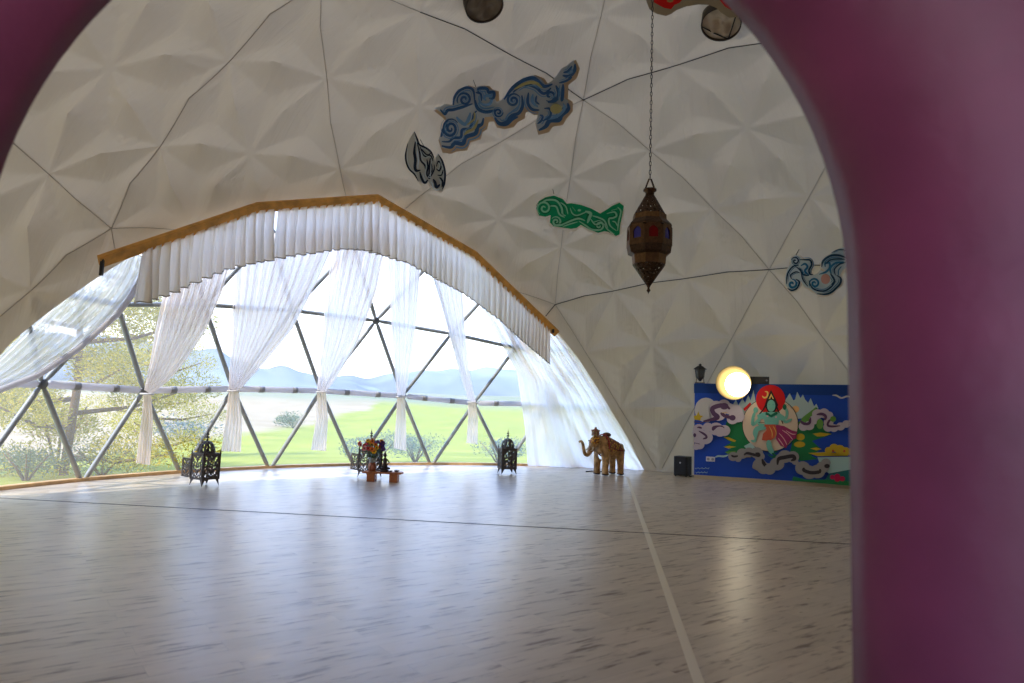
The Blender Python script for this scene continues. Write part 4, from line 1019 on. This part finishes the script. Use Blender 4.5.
# ------------------------------------------------------------------ pierced floor lanterns
def pierced_panel(w_, h0, h1, nu, nv, fn):
    vs = [(-w_/2+w_*i/nu, 0, h0+(h1-h0)*j/nv) for j in range(nv+1) for i in range(nu+1)]
    fs = [(j*(nu+1)+i, j*(nu+1)+i+1, (j+1)*(nu+1)+i+1, (j+1)*(nu+1)+i) for j in range(nv) for i in range(nu) if not fn(i, j)]
    b = MB(); b.add(vs, fs); return b
def fret(nu, nv):
    def f(i, j):
        if i < 2 or i >= nu-2 or j < 2 or j >= nv-2 or abs(j-nv//2) < 1: return False
        x = abs(i-(nu-1)/2)/nu; y = (j % (nv//2))/(nv//2)
        v = math.sin(x*26+1.2*math.cos(y*9))*math.cos(y*16+x*7)
        return v > .0
    return f
def floor_lantern(px, py, sc_, rz, door, label, side=None):
    p = on_floor(px, py); root = empty('floor_lantern', p, rz); s = .36*sc_; m = M['iron']
    hb, ht = .13*sc_, .62*sc_
    for x_, y_ in ((-1, -1), (1, -1), (-1, 1), (1, 1)):
        X_, Y_ = x_*s/2, y_*s/2; b = MB()
        b.add([(X_*1.06, Y_*1.06, 0), (X_-x_*.07*sc_, Y_, hb), (X_, Y_, hb), (X_, Y_-y_*.07*sc_, hb), (X_-x_*.02, Y_-y_*.02, hb)], [(0, 1, 2), (0, 2, 3), (0, 3, 4), (0, 4, 1), (1, 4, 3, 2)]); b.build('leg', m, root)
        b = MB(); b.tube([(X_, Y_, hb), (X_, Y_, ht), (X_*1.04, Y_*1.04, ht+.10*sc_)], [.017, .017, .002], 6); b.build('corner_post', m, root)
    fn = fret(18, 24)
    for k in range(4):
        a_ = PI/2*k
        if door == k:
            o = pierced_panel(s*.96, hb+.02, ht-.10*sc_, 18, 24, fn).build('door', m, root); solid(o, .008)
            th = math.radians(172); o.location = (-s/2-.02+math.cos(th)*s/2, -s/2+math.sin(th)*s/2, 0); o.rotation_euler.z = th
        else:
            o = pierced_panel(s, hb, ht, 18, 24, fn).build('side_panel', m, root); solid(o, .008)
            q = Matrix.Rotation(a_, 3, 'Z')@Vector((0, -s/2, 0)); o.location = q; o.rotation_euler.z = a_
    b = MB(); b.box((0, 0, hb+.005), (s, s, .012)); b.build('base_plate', m, root)
    b = MB()
    for k in range(4):
        q = Matrix.Rotation(PI/2*k, 3, 'Z'); b.box(q@Vector((0, -s/2, ht)), (s+.02, .03, .025), q)
    b.build('top_rim', m, root)
    # pierced onion dome
    rd = s*.46; prof = [(rd*(1-.04*t)*math.cos(t*PI/2)**.75 if t < 1 else .012, ht-.02+.27*sc_*math.sin(t*PI/2)**1.05) for t in [i/14 for i in range(15)]]
    n_ = 64; vs = []; fs = []
    for r, z_ in prof:
        for k in range(n_): th = 2*PI*k/n_; vs.append((r*math.cos(th), r*math.sin(th), z_))
    for i in range(14):
        for k in range(n_):
            kk = k % 8
            if not ((i in (2, 3, 6, 7) and kk in (2, 3, 5, 6)) or (i in (4, 5, 9, 10) and kk in (4, 5, 1))): fs.append((i*n_+k, i*n_+(k+1) % n_, (i+1)*n_+(k+1) % n_, (i+1)*n_+k))
    b = MB(); b.add(vs, fs); o = b.build('dome_top', m, root); solid(o, .008)
    z0 = ht+.24*sc_
    b = MB(); b.lathe([(.0, z0), (.014, z0), (.010, z0+.05), (.03, z0+.06), (.034, z0+.075), (.010, z0+.09), (.008, z0+.10), (.028, z0+.112), (.028, z0+.126), (.007, z0+.14), (.015, z0+.155), (.006, z0+.17), (.004, z0+.21), (.0, z0+.215)], 12)
    b.build('finial', m, root, True)
    tag(root, label, 'lantern', 'pierced iron floor lanterns')
floor_lantern(204, 485.6, .88, math.radians(-31), 3, 'dark pierced metal floor lantern with open door, nearest the pine tree view')
floor_lantern(369.3, 477.6, 1.0*.9, math.radians(-42), 3, 'dark pierced metal floor lantern behind the flower vase and bench')
floor_lantern(506.8, 474.0, .93, math.radians(-74), -1, 'dark pierced metal floor lantern standing alone left of the loose white drape')

# ------------------------------------------------------------------ bench with vase, flowers and figurine
bc = on_floor(382.5, 481.6); bz = -.05; bench = empty('low_bench', bc, bz)
kx = 13.75/FPX
b = MB(); b.box((0, 0, .175), (.76, .24, .035)); b.build('seat', M['wood'], bench, bevel=.005)
for x_ in (-.215, .225): b = MB(); b.box((x_, 0, .079), (.155, .20, .158)); b.build('leg', M['wood'], bench, bevel=.006)
tag(bench, 'low orange wooden bench with two block legs before the window', 'bench')
bt = Vector((bc.x, bc.y, .1935)); ex = Vector((math.cos(bz), math.sin(bz), 0))
vp = bt-ex*.215; vase = empty('glass_vase', vp)
Mg = mat('amber brown glazed vase', srgb(150, 88, 62), .15, noise=(14, .35)); Mg2 = mat('pale glass collar', srgb(205, 205, 190), .1, trans=.5)
b = MB(); b.lathe([(.0, 0), (.06, 0), (.082, .04), (.085, .10), (.07, .15), (.068, .165), (.06, .165), (.06, .05), (.0, .04)], 24); b.build('bowl', Mg, vase, True)
b = MB(); b.lathe([(.068, .165), (.072, .20), (.095, .26), (.088, .26), (.066, .20), (.060, .165)], 24); b.build('neck', Mg2, vase, True)
vase.name = 'flower_vase'; tag(vase, 'brown glazed vase with a pale flared neck on the low bench', 'vase')
bq = empty('flower_bouquet', vp+Vector((0, 0, .05)))
rr = random.Random(5)
Ml = mat('bouquet leaf', srgb(58, 92, 42), .6, noise=(20, .3)); FC = {k: mat('petal '+k, srgb(*v), .6) for k, v in dict(red=(186, 30, 34), yellow=(238, 186, 20), orange=(226, 120, 24), violet=(86, 36, 128), pink=(220, 130, 120), cream=(230, 200, 160)).items()}
Mcen = mat('flower centre', srgb(90, 60, 20), .8)
fl = [(-.17, .40, 'red'), (-.11, .44, 'red'), (-.06, .47, 'yellow'), (0, .49, 'orange'), (.06, .47, 'violet'), (.12, .44, 'violet'), (.18, .40, 'violet'), (.21, .35, 'violet'), (-.22, .42, 'pink'), (-.14, .36, 'pink'), (-.04, .42, 'yellow'), (.03, .42, 'orange'), (.08, .37, 'yellow'), (.02, .35, 'orange'), (-.06, .36, 'red'), (.13, .38, 'red'), (.19, .46, 'violet'), (-.02, .52, 'cream'), (.05, .31, 'yellow'), (-.27, .44, 'red'), (.14, .49, 'orange'), (-.1, .50, 'yellow')]
st = MB()
for i, (x_, z_, c_) in enumerate(fl):
    y_ = rr.uniform(-.12, .10)-(.08 if z_ < .4 else 0); c = Vector((x_, y_, z_+.03)); st.tube([(0, 0, .0), Vector((x_*.25, y_*.2, .2)), c], .005, 5)
    nrm = Vector((x_*1.5, y_*2-.5, z_-.15)).normalized(); Q = nrm.to_track_quat('Z', 'Y').to_matrix(); r_ = rr.uniform(.045, .06)
    b = MB()
    for ring_ in (0, 1):
        for k in range(9):
            th = 2*PI*k/9+ring_*.35; d = Vector((math.cos(th), math.sin(th), 0)); t_ = Vector((-d.y, d.x, 0)); q = r_*(1-.35*ring_); up1 = Vector((0, 0, .01+.012*ring_))
            b.add([c+Q@(d*.008+up1*.3), c+Q@(d*q*.6+t_*q*.3+up1), c+Q@(d*q+up1*1.6), c+Q@(d*q*.6-t_*q*.3+up1)], [(0, 1, 2, 3)])
    fo = b.build('flower_head', FC[c_], bq); b = MB(); b.ball(c+Q@Vector((0, 0, .012)), .014, 8); b.build('flower_centre', Mcen, fo, True)
st.build('stems', Ml, bq, True)
b = MB()
for i in range(120):
    th = rr.uniform(0, 2*PI); z_ = rr.uniform(.18, .44); q = rr.uniform(.05, .20)*min(1, (z_-.08)*3.2); c = Vector((q*math.cos(th), q*math.sin(th)*.8, z_)); d = Vector((math.cos(th), math.sin(th), rr.uniform(-.3, .9))).normalized(); t_ = d.cross(Vector((0, 0, 1))).normalized(); l = rr.uniform(.06, .10)
    b.add([c, c+d*l*.5+t_*l*.22, c+d*l, c+d*l*.5-t_*l*.22], [(0, 1, 2, 3)])
tag(b.build('foliage', Ml, bq), kind='stuff')
tag(bq, 'mixed bouquet of red, yellow, orange and violet flowers in the brown vase', 'flowers')
fg = empty('figurine', bt+ex*.03); Mf = mat('dark bronze figurine', srgb(58, 48, 42), .4, .5, noise=(30, .3))
b = MB(); b.lathe([(.0, 0), (.085, 0), (.09, .02), (.075, .035), (.05, .05), (.0, .05)], 18); b.build('pedestal', Mf, fg, True)
b = MB(); b.lathe([(.0, .05), (.05, .055), (.055, .10), (.035, .16), (.045, .22), (.028, .26), (.014, .275), (.028, .295), (.03, .32), (.02, .345), (.012, .36), (.004, .385), (.0, .39)], 18)
for sx_ in (-1, 1): b.tube([(sx_*.04, 0, .235), (sx_*.085, -.01, .18), (sx_*.045, -.05, .13)], [.015, .012, .010], 7); b.tube([(sx_*.02, 0, .07), (sx_*.09, -.02, .065), (.0, -.06, .06)], [.024, .022, .014], 7)
b.build('body', Mf, fg, True)
tag(fg, 'small dark seated figurine on the bench right of the vase', 'figurine')
for x_, sz, lab in ((.155, .035, 'small dark incense bowl on the bench beside the figurine'), (.27, .048, 'small grey offering bowl near the right end of the bench')):
    r_ = empty('small_bowl', bt+ex*x_+Vector((0, -.02, 0))); b = MB(); b.lathe([(.0, 0), (sz*.6, 0), (sz*1.2, sz*.7), (sz*1.05, sz*.7), (sz*.5, .012), (.0, .012)], 16); b.build('bowl', mat('stoneware', srgb(96, 84, 88), .5), r_, True)
    b = MB(); b.ball((0, 0, sz*.55), sz*.7, 8, sc_=(1.2, 1.2, .4)); b.build('contents', mat('ash', srgb(130, 110, 100), .9), r_, True); tag(r_, lab, 'bowl')
# ------------------------------------------------------------------ painted wooden elephant
ep = on_floor(604, 475.2); eyaw = math.radians(33)
ele = empty('elephant_statue', ep, eyaw)
Mel = bpy.data.materials.new('painted tan wood'); Mel.use_nodes = True
nt = Mel.node_tree; b_ = nt.nodes['Principled BSDF']; tc = nt.nodes.new('ShaderNodeTexCoord')
vo = nt.nodes.new('ShaderNodeTexNoise'); vo.inputs['Scale'].default_value = 9; vo.inputs['Detail'].default_value = 4
r_ = nt.nodes.new('ShaderNodeValToRGB'); r_.color_ramp.elements[0].position = .35; r_.color_ramp.elements[0].color = srgb(128, 92, 50); r_.color_ramp.elements[1].position = .65; r_.color_ramp.elements[1].color = srgb(204, 160, 100)
nt.links.new(tc.outputs['Object'], vo.inputs['Vector']); nt.links.new(vo.outputs['Fac'], r_.inputs[0]); nt.links.new(r_.outputs[0], b_.inputs['Base Color']); b_.inputs['Roughness'].default_value = .5
def orn_mat(name, cols, scale):
    m = bpy.data.materials.new(name); m.use_nodes = True; nt = m.node_tree; b = nt.nodes['Principled BSDF']; tc = nt.nodes.new('ShaderNodeTexCoord')
    v = nt.nodes.new('ShaderNodeTexVoronoi'); v.inputs['Scale'].default_value = scale; v.feature = 'F1'
    r = nt.nodes.new('ShaderNodeValToRGB'); r.color_ramp.interpolation = 'CONSTANT'; els = r.color_ramp.elements
    els[0].position = 0; els[0].color = srgb(*cols[0]); els[1].position = .35; els[1].color = srgb(*cols[1])
    for k, c in enumerate(cols[2:]): e = els.new(.5+.12*k); e.color = srgb(*c)
    nt.links.new(tc.outputs['Object'], v.inputs['Vector']); nt.links.new(v.outputs['Distance'], r.inputs[0]); nt.links.new(r.outputs[0], b.inputs['Base Color']); b.inputs['Roughness'].default_value = .5
    return m
def skin_mesh(joints, bones, name, m, root, sub=2, root_joint=0):
    me = bpy.data.meshes.new(name); me.from_pydata([j[0] for j in joints], bones, [])
    o = bpy.data.objects.new(name, me); C.objects.link(o)
    bm = bmesh.new(); bm.from_mesh(me); L = bm.verts.layers.skin.verify()
    for i, v in enumerate(bm.verts):
        r = joints[i][1]; v[L].radius = r if isinstance(r, tuple) else (r, r); v[L].use_root = (i == root_joint)
    bm.to_mesh(me); bm.free()
    o.modifiers.new('skin', 'SKIN'); s_ = o.modifiers.new('sub', 'SUBSURF'); s_.levels = sub; s_.render_levels = sub
    dg = bpy.context.evaluated_depsgraph_get(); dg.update(); em = bpy.data.meshes.new_from_object(o.evaluated_get(dg))
    bpy.data.objects.remove(o); em.name = name; em.materials.clear(); em.materials.append(m)
    em.polygons.foreach_set('use_smooth', [True]*len(em.polygons))
    o = bpy.data.objects.new(name, em); C.objects.link(o); o.parent = root; return o
J = [((.35, 0, .68), (.20, .22)), ((.10, 0, .69), (.20, .225)), ((-.09, 0, .70), (.18, .21)), ((-.21, 0, .79), .14), ((-.31, 0, .82), .135), ((-.40, 0, .66), .085), ((-.455, 0, .53), .062), ((-.53, 0, .455), .052), ((-.60, 0, .50), .046), ((-.635, 0, .62), .040), ((-.66, 0, .735), .035), ((-.705, 0, .80), .031), ((-.755, 0, .79), .028), ((-.775, 0, .76), .026),
     ((-.09, -.14, .55), .11), ((-.08, -.145, .36), .09), ((-.09, -.145, .17), .078), ((-.09, -.145, .05), .084), ((-.095, -.145, .012), .082),
     ((-.09, .14, .55), .11), ((-.09, .145, .36), .09), ((-.10, .145, .17), .078), ((-.10, .145, .05), .084), ((-.105, .145, .012), .082),
     ((.37, -.14, .54), .12), ((.375, -.145, .34), .092), ((.385, -.145, .17), .078), ((.385, -.145, .05), .082), ((.38, -.145, .012), .08),
     ((.37, .14, .54), .12), ((.375, .145, .34), .092), ((.385, .145, .17), .078), ((.385, .145, .05), .082), ((.38, .145, .012), .08),
     ((.56, 0, .70), .035), ((.605, 0, .55), .018), ((.61, 0, .38), .012)]
Bn = [(0, 1), (1, 2), (2, 3), (3, 4), (4, 5), (5, 6), (6, 7), (7, 8), (8, 9), (9, 10), (10, 11), (11, 12), (12, 13), (2, 14), (14, 15), (15, 16), (16, 17), (17, 18), (2, 19), (19, 20), (20, 21), (21, 22), (22, 23), (0, 24), (24, 25), (25, 26), (26, 27), (27, 28), (0, 29), (29, 30), (30, 31), (31, 32), (32, 33), (0, 34), (34, 35), (35, 36)]
body = skin_mesh(J, Bn, 'body', Mel, ele)
for v in body.data.vertices:
    v.co.z = max(0., v.co.z)
# ears, joined into the one body mesh
bm = bmesh.new(); bm.from_mesh(body.data)
for sy in (-1, 1):
    n = 20; ring_ = []
    for layer in (0, 1):
        row = []
        for k in range(n):
            th = 2*PI*k/n; rx = .105*(1+.12*math.cos(th*2+1)); rz = .17*(1-.22*math.sin(th) if math.sin(th) < 0 else 1)
            ex_, ez_ = rx*math.cos(th), rz*math.sin(th)
            row.append(bm.verts.new((-.175+ex_, sy*(.125+.022*layer+.25*max(0, ex_+.06)), .755+ez_-.02)))
        ring_.append(row)
    for k in range(n): bm.faces.new((ring_[0][k], ring_[0][(k+1) % n], ring_[1][(k+1) % n], ring_[1][k]))
    bm.faces.new(ring_[0]); bm.faces.new(ring_[1])
bmesh.ops.recalc_face_normals(bm, faces=bm.faces[:]); bm.to_mesh(body.data); bm.free()
def cover(name, pred, off, m):
    bm = bmesh.new(); bm.from_mesh(body.data); bm.normal_update()
    bmesh.ops.delete(bm, geom=[f for f in bm.faces if not pred(f.calc_center_median())], context='FACES')
    bm.normal_update()
    nn = {v: v.normal.copy() for v in bm.verts}
    for v, n in nn.items(): v.co += n*off
    me = bpy.data.meshes.new(name); bm.to_mesh(me); bm.free(); me.materials.clear(); me.materials.append(m)
    o = bpy.data.objects.new(name, me); C.objects.link(o); o.parent = ele; solid(o, .006); return o
M['orn'] = orn_mat('saddle cloth pattern', [(196, 150, 40), (88, 74, 38), (150, 50, 30), (60, 52, 34)], 17)
M['orn2'] = orn_mat('head cloth pattern', [(226, 170, 40), (190, 140, 40), (150, 40, 30), (96, 66, 28)], 22)
cover('saddle_cloth', lambda c: -.08 < c.x < .45 and c.z > .57, .010, M['orn'])
cover('head_cloth', lambda c: -.46 < c.x < -.25 and c.z > .74 and abs(c.y) < .135, .008, M['orn2'])
cover('foot_band', lambda c: c.z < .055, .006, mat('dark painted feet', srgb(62, 42, 28), .6)) 
b = MB(); b.tube([(-.06+.0*k, .24*math.cos(2*PI*k/24), .70+.255*math.sin(2*PI*k/24)) for k in range(25)], .016, 6, cap=False); b.build('girth_band', mat('red band', srgb(160, 46, 36), .6), ele, True)
b = MB(); b.lathe([(.0, .915), (.085, .92), (.10, .94), (.09, .955), (.088, .965), (.105, .985), (.085, .99), (.10, 1.03), (.108, 1.055), (.09, 1.06), (.05, 1.07), (.03, 1.085), (.024, 1.10), (.028, 1.115), (.0, 1.13)], 20, c=(-.285, 0, 0)); b.build('crown', orn_mat('crown gilding', [(190, 160, 90), (120, 110, 70), (90, 70, 40), (150, 60, 60)], 40), ele, True)
b = MB(); b.ball((.06, 0, .945), .10, 12, sc_=(1.2, .8, .55)); b.build('saddle', mat('dark red saddle', srgb(112, 56, 40), .6, noise=(20, .3)), ele, True)
for sy in (-1, 1):
    b = MB(); b.ball((-.385, sy*.112, .80), .019, 10); b.build('eye', M['black'], ele, True)
    b = MB(); b.tube([(-.405, sy*.07, .66), (-.45, sy*.10, .60), (-.51, sy*.10, .585)], [.022, .017, .004], 8); b.build('tusk', mat('ivory paint', srgb(226, 214, 186), .4), ele, True)
tag(ele, 'painted wooden elephant statue with raised trunk and small crown before the white drape', 'elephant')
# thin dark strip along the floor behind the elephant
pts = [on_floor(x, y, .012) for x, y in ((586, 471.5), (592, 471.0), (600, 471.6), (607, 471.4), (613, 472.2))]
b = MB(); b.tube(pts, .014, 6); tag(b.build('dark_floor_strip', M['black'], None, True), 'thin black strip on the floor behind the elephant', 'cable')

# ------------------------------------------------------------------ land outside
def ground_h(x, y):
    d = math.hypot(x-CEN.x, y-CEN.y); h = -.14
    if d > 11: h -= .055*min(d-11, 18)
    if d > 60: h += .012*min(d-60, 120)
    if d > 180: h += .045*min(d-180, 140)
    if d > 320: h += .02*(d-320)
    h += min(1, max(0, (d-12)/40))*(.5*math.sin(x*.045+1)*math.sin(y*.05)+.25*math.sin(x*.13+y*.09))
    return h
mgr = bpy.data.materials.new('meadow and stubble'); mgr.use_nodes = True
nt = mgr.node_tree; b_ = nt.nodes['Principled BSDF']; b_.inputs['Roughness'].default_value = .95; b_.inputs['Specular IOR Level'].default_value = .1; L = nt.links.new
tc = nt.nodes.new('ShaderNodeTexCoord'); sx = nt.nodes.new('ShaderNodeSeparateXYZ'); L(tc.outputs['Object'], sx.inputs[0])
ma = nt.nodes.new('ShaderNodeMath'); ma.operation = 'MULTIPLY_ADD'; ma.inputs[1].default_value = .135; L(sx.outputs['Y'], ma.inputs[0]); L(sx.outputs['X'], ma.inputs[2])
nz = nt.nodes.new('ShaderNodeTexNoise'); nz.inputs['Scale'].default_value = .10; nz.inputs['Detail'].default_value = 6; L(tc.outputs['Object'], nz.inputs['Vector'])
mb2 = nt.nodes.new('ShaderNodeMath'); mb2.operation = 'MULTIPLY_ADD'; mb2.inputs[1].default_value = 6; L(nz.outputs['Fac'], mb2.inputs[0]); L(ma.outputs[0], mb2.inputs[2])
mr = nt.nodes.new('ShaderNodeMapRange'); mr.inputs['From Min'].default_value = -10.5; mr.inputs['From Max'].default_value = -8; L(mb2.outputs[0], mr.inputs['Value'])
def two(c0, c1, sc_):
    n = nt.nodes.new('ShaderNodeTexNoise'); n.inputs['Scale'].default_value = sc_; n.inputs['Detail'].default_value = 8; L(tc.outputs['Object'], n.inputs['Vector'])
    r = nt.nodes.new('ShaderNodeValToRGB'); r.color_ramp.elements[0].position = .35; r.color_ramp.elements[1].position = .65; r.color_ramp.elements[0].color = c0; r.color_ramp.elements[1].color = c1; L(n.outputs['Fac'], r.inputs[0]); return r.outputs[0]
gA = two((.22, .25, .03, 1), (.33, .33, .05, 1), .35); tA = two((.33, .245, .14, 1), (.42, .33, .205, 1), .12)
mxg = nt.nodes.new('ShaderNodeMix'); mxg.data_type = 'RGBA'; L(mr.outputs[0], mxg.inputs['Factor']); L(tA, mxg.inputs['A']); L(gA, mxg.inputs['B'])
# grass belt close to the building, pale far fields
ln = nt.nodes.new('ShaderNodeVectorMath'); ln.operation = 'DISTANCE'; L(tc.outputs['Object'], ln.inputs[0]); ln.inputs[1].default_value = (CEN.x, CEN.y, 0)
mr2 = nt.nodes.new('ShaderNodeMapRange'); mr2.inputs['From Min'].default_value = 15; mr2.inputs['From Max'].default_value = 19; L(ln.outputs['Value'], mr2.inputs['Value'])
m2 = nt.nodes.new('ShaderNodeMix'); m2.data_type = 'RGBA'; L(mr2.outputs[0], m2.inputs['Factor']); L(gA, m2.inputs['A']); L(mxg.outputs['Result'], m2.inputs['B'])
mr3 = nt.nodes.new('ShaderNodeMapRange'); mr3.inputs['From Min'].default_value = 190; mr3.inputs['From Max'].default_value = 230; L(ln.outputs['Value'], mr3.inputs['Value'])
fA = two((.17, .20, .10, 1), (.30, .27, .17, 1), .012)
m3 = nt.nodes.new('ShaderNodeMix'); m3.data_type = 'RGBA'; L(mr3.outputs[0], m3.inputs['Factor']); L(m2.outputs['Result'], m3.inputs['A']); L(fA, m3.inputs['B'])
L(m3.outputs['Result'], b_.inputs['Base Color'])
vs = []; fs = []; NA, ND = 150, 60
for j in range(ND+1):
    d = 9.75*(620/9.75)**(j/ND)
    for i in range(NA+1):
        a_ = math.radians(-20+270*i/NA); x_, y_ = CEN.x+d*math.cos(a_), CEN.y+d*math.sin(a_); vs.append((x_, y_, ground_h(x_, y_)))
fs = [(j*(NA+1)+i, j*(NA+1)+i+1, (j+1)*(NA+1)+i+1, (j+1)*(NA+1)+i) for j in range(ND) for i in range(NA)]
b = MB(); b.add(vs, fs); tag(b.build('ground', mgr, None, True), 'green meadow and pale stubble fields sloping away outside', 'field', kind='structure')
# wooded ridges
mh = mat('wooded hillside', (.20, .222, .23, 1), .95, spec=.1, noise=(.02, .35), bump=None)
def ridge(name, az0, az1, d, depth, prof_, seed, label):
    rr = random.Random(seed); n, m_ = 110, 16; vs = []; ph = [rr.uniform(0, 6) for _ in range(6)]
    for i in range(n+1):
        u = i/n; a_ = math.radians(az0+(az1-az0)*u)
        x = u*(len(prof_)-1); k = min(int(x), len(prof_)-2); t = x-k; t = t*t*(3-2*t); h = prof_[k]*(1-t)+prof_[k+1]*t
        for j in range(m_+1):
            v = j/m_; dd = d+depth*(v-.5); hh = (h+1.2*math.sin(u*40+ph[0])+.8*math.sin(u*95+ph[1]+v*6))*math.sin(PI*v)**.8
            X_, Y_ = dd*math.sin(a_), dd*math.cos(a_); vs.append((X_, Y_, ground_h(X_, Y_)-2+max(0, hh)))
    b = MB(); b.add(vs, [(i*(m_+1)+j, i*(m_+1)+j+1, (i+1)*(m_+1)+j+1, (i+1)*(m_+1)+j) for i in range(n) for j in range(m_)])
    tag(b.build(name, mh, None, True), label, 'hill', kind='structure')
ridge('hill_west', -48, -10, 430, 190, [2, 20, 30, 26, 25, 22, 14, 9, 2], 4, 'wooded hill with a double crest seen through the middle of the window')
ridge('hill_north', -20, 22, 520, 160, [2, 10, 13, 17, 22, 22, 20, 21, 18, 20, 14, 4], 9, 'low wooded hills beyond the fields at the right of the window')

# trees and bushes outside
Mtr = mat('pine bark', srgb(120, 92, 70), .9, noise=(6, .3)); 
def leaf_mat(name, c0, c1):
    m = bpy.data.materials.new(name); m.use_nodes = True; nt = m.node_tree; nt.nodes.clear(); out = nt.nodes.new('ShaderNodeOutputMaterial')
    g = nt.nodes.new('ShaderNodeNewGeometry'); r = nt.nodes.new('ShaderNodeValToRGB'); r.color_ramp.elements[0].color = c0; r.color_ramp.elements[1].color = c1
    nt.links.new(g.outputs['Random Per Island'], r.inputs[0])
    d = nt.nodes.new('ShaderNodeBsdfDiffuse'); t = nt.nodes.new('ShaderNodeBsdfTranslucent'); mx = nt.nodes.new('ShaderNodeMixShader'); mx.inputs[0].default_value = .45
    nt.links.new(r.outputs[0], d.inputs[0]); nt.links.new(r.outputs[0], t.inputs[0]); nt.links.new(d.outputs[0], mx.inputs[1]); nt.links.new(t.outputs[0], mx.inputs[2]); nt.links.new(mx.outputs[0], out.inputs[0]); return m
Mpine = leaf_mat('pine needles', (.24, .25, .03, 1), (.72, .56, .08, 1)); Mbush = leaf_mat('bush leaves', (.12, .17, .10, 1), (.28, .33, .20, 1)); Mrose = leaf_mat('grey green leaves', (.14, .19, .18, 1), (.26, .32, .30, 1)); Mred = leaf_mat('russet leaves', (.45, .22, .08, 1), (.6, .36, .16, 1))
def foliage(blobs_, n, size, m, root, seed, name='foliage', droop=.3):
    rr = random.Random(seed); b = MB(); W = [q[1]**2 for q in blobs_]
    for _ in range(n):
        c, r = rr.choices(blobs_, W)[0]
        while True:
            v = Vector((rr.uniform(-1, 1), rr.uniform(-1, 1), rr.uniform(-1, 1)))
            if .3 < v.length < 1: break
        p = Vector(c)+Vector((v.x*r, v.y*r, v.z*r*.55)); d = Vector((v.x+rr.uniform(-.6, .6), v.y+rr.uniform(-.6, .6), rr.uniform(-.2, 1)-droop)).normalized()
        t = d.cross(Vector((rr.uniform(-1, 1), rr.uniform(-1, 1), rr.uniform(-1, 1)))).normalized(); l = size*rr.uniform(.6, 1.3)
        b.add([p, p+d*l*.5+t*l*.16, p+d*l, p+d*l*.5-t*l*.16], [(0, 1, 2, 3)])
    o = b.build(name, m, root); tag(o, kind='stuff'); return o
def pine(px, py, d, h, label, seed, n=5200, spread=1.):
    rr = random.Random(seed); q = ray(px, py); q = Vector((q.x, q.y, 0)).normalized()*d; gz = ground_h(q.x, q.y); root = empty('pine_tree', (q.x, q.y, gz))
    b = MB(); b.tube([(0, 0, -.2), (.1, .05, h*.3), (-.05, .1, h*.65), (.05, 0, h*.97)], [.09, .08, .05, .02], 8); b.build('trunk', Mtr, root, True)
    bl = []
    for k in range(20):
        t = .06+.9*k/19; a_ = k*2.4+rr.uniform(-.3, .3); l = (1-t*.62)*h*.42*rr.uniform(.75, 1.15)*spread; s_ = Vector((.05, .05, h*t)); e_ = s_+Vector((math.cos(a_)*l, math.sin(a_)*l, l*rr.uniform(-.05, .3)))
        m_ = (s_+e_)/2+Vector((0, 0, -.06*l)); b = MB(); b.tube([s_, m_, e_], [.06, .04, .015], 6); b.build('branch', Mtr, root, True)
        for u in (.45, .75, 1.0): bl.append((s_.lerp(e_, u)+Vector((rr.uniform(-.3, .3), rr.uniform(-.3, .3), .05)), .40+.36*(1-abs(u-.75))*h/6))
    foliage(bl, n*7, .085, Mpine, root, seed+1, droop=.1); tag(root, label, 'tree', 'pine trees outside the window')
pine(70, 400, 17.2, 6.4, 'yellow green pine tree filling the left end of the window', 3, 7600, 1.0)
pine(-70, 400, 19.0, 6.4, 'pine tree at the far left, half hidden by the swag curtain', 8, 5200)
pine(150, 400, 27, 6.6, 'slighter pine tree standing farther off behind the first tied curtain', 14, 4200, .75)
def bush(px, d, r, hgt, m, label, seed, n=900):
    q = ray(px, 440); q = Vector((q.x, q.y, 0)).normalized()*d; gz = ground_h(q.x, q.y); root = empty('bush', (q.x, q.y, gz)); rr = random.Random(seed)
    b = MB()
    for k in range(6): a_ = k*1.05; b.tube([(0, 0, -.05), (math.cos(a_)*r*.3, math.sin(a_)*r*.3, hgt*.4), (math.cos(a_)*r*.6, math.sin(a_)*r*.6, hgt*.75)], [.03, .02, .008], 5)
    b.build('stems', Mtr, root, True)
    foliage([((rr.uniform(-.6, .6)*r, rr.uniform(-.6, .6)*r, hgt*rr.uniform(.35, .7)), r*.55) for _ in range(8)], n*2, .07 if d < 30 else .25, m, root, seed); tag(root, label, 'bush', 'bushes outside the window')
bush(105, 16.6, .95, .75, Mbush, 'low green bush at the foot of the window below the first tied curtain', 2)
bush(30, 16.0, .7, .7, Mbush, 'low bush in the grass under the leftmost strut', 3)
bush(377, 20.0, 1.0, 1.0, Mrose, 'grey green shrub outside just right of the flowers', 4, 1300)
bush(416, 21.4, .9, .9, Mrose, 'grey green shrub under the fourth curtain tail', 5, 1100)
bush(500, 20.5, 1.0, .9, Mrose, 'grey green shrub outside behind the standing lantern', 6, 1100)
bush(292, 70, 1.7, 1.6, Mbush, 'lone round shrub far out at the edge of the stubble field', 7, 500)
bush(185, 44, 2.0, 1.2, Mrose, 'dull shrub in the stubble field left of the widest curtain', 8, 500)
bush(60, 19, .9, 2.0, Mred, 'russet leaved sapling in front of the pine tree', 9, 260)
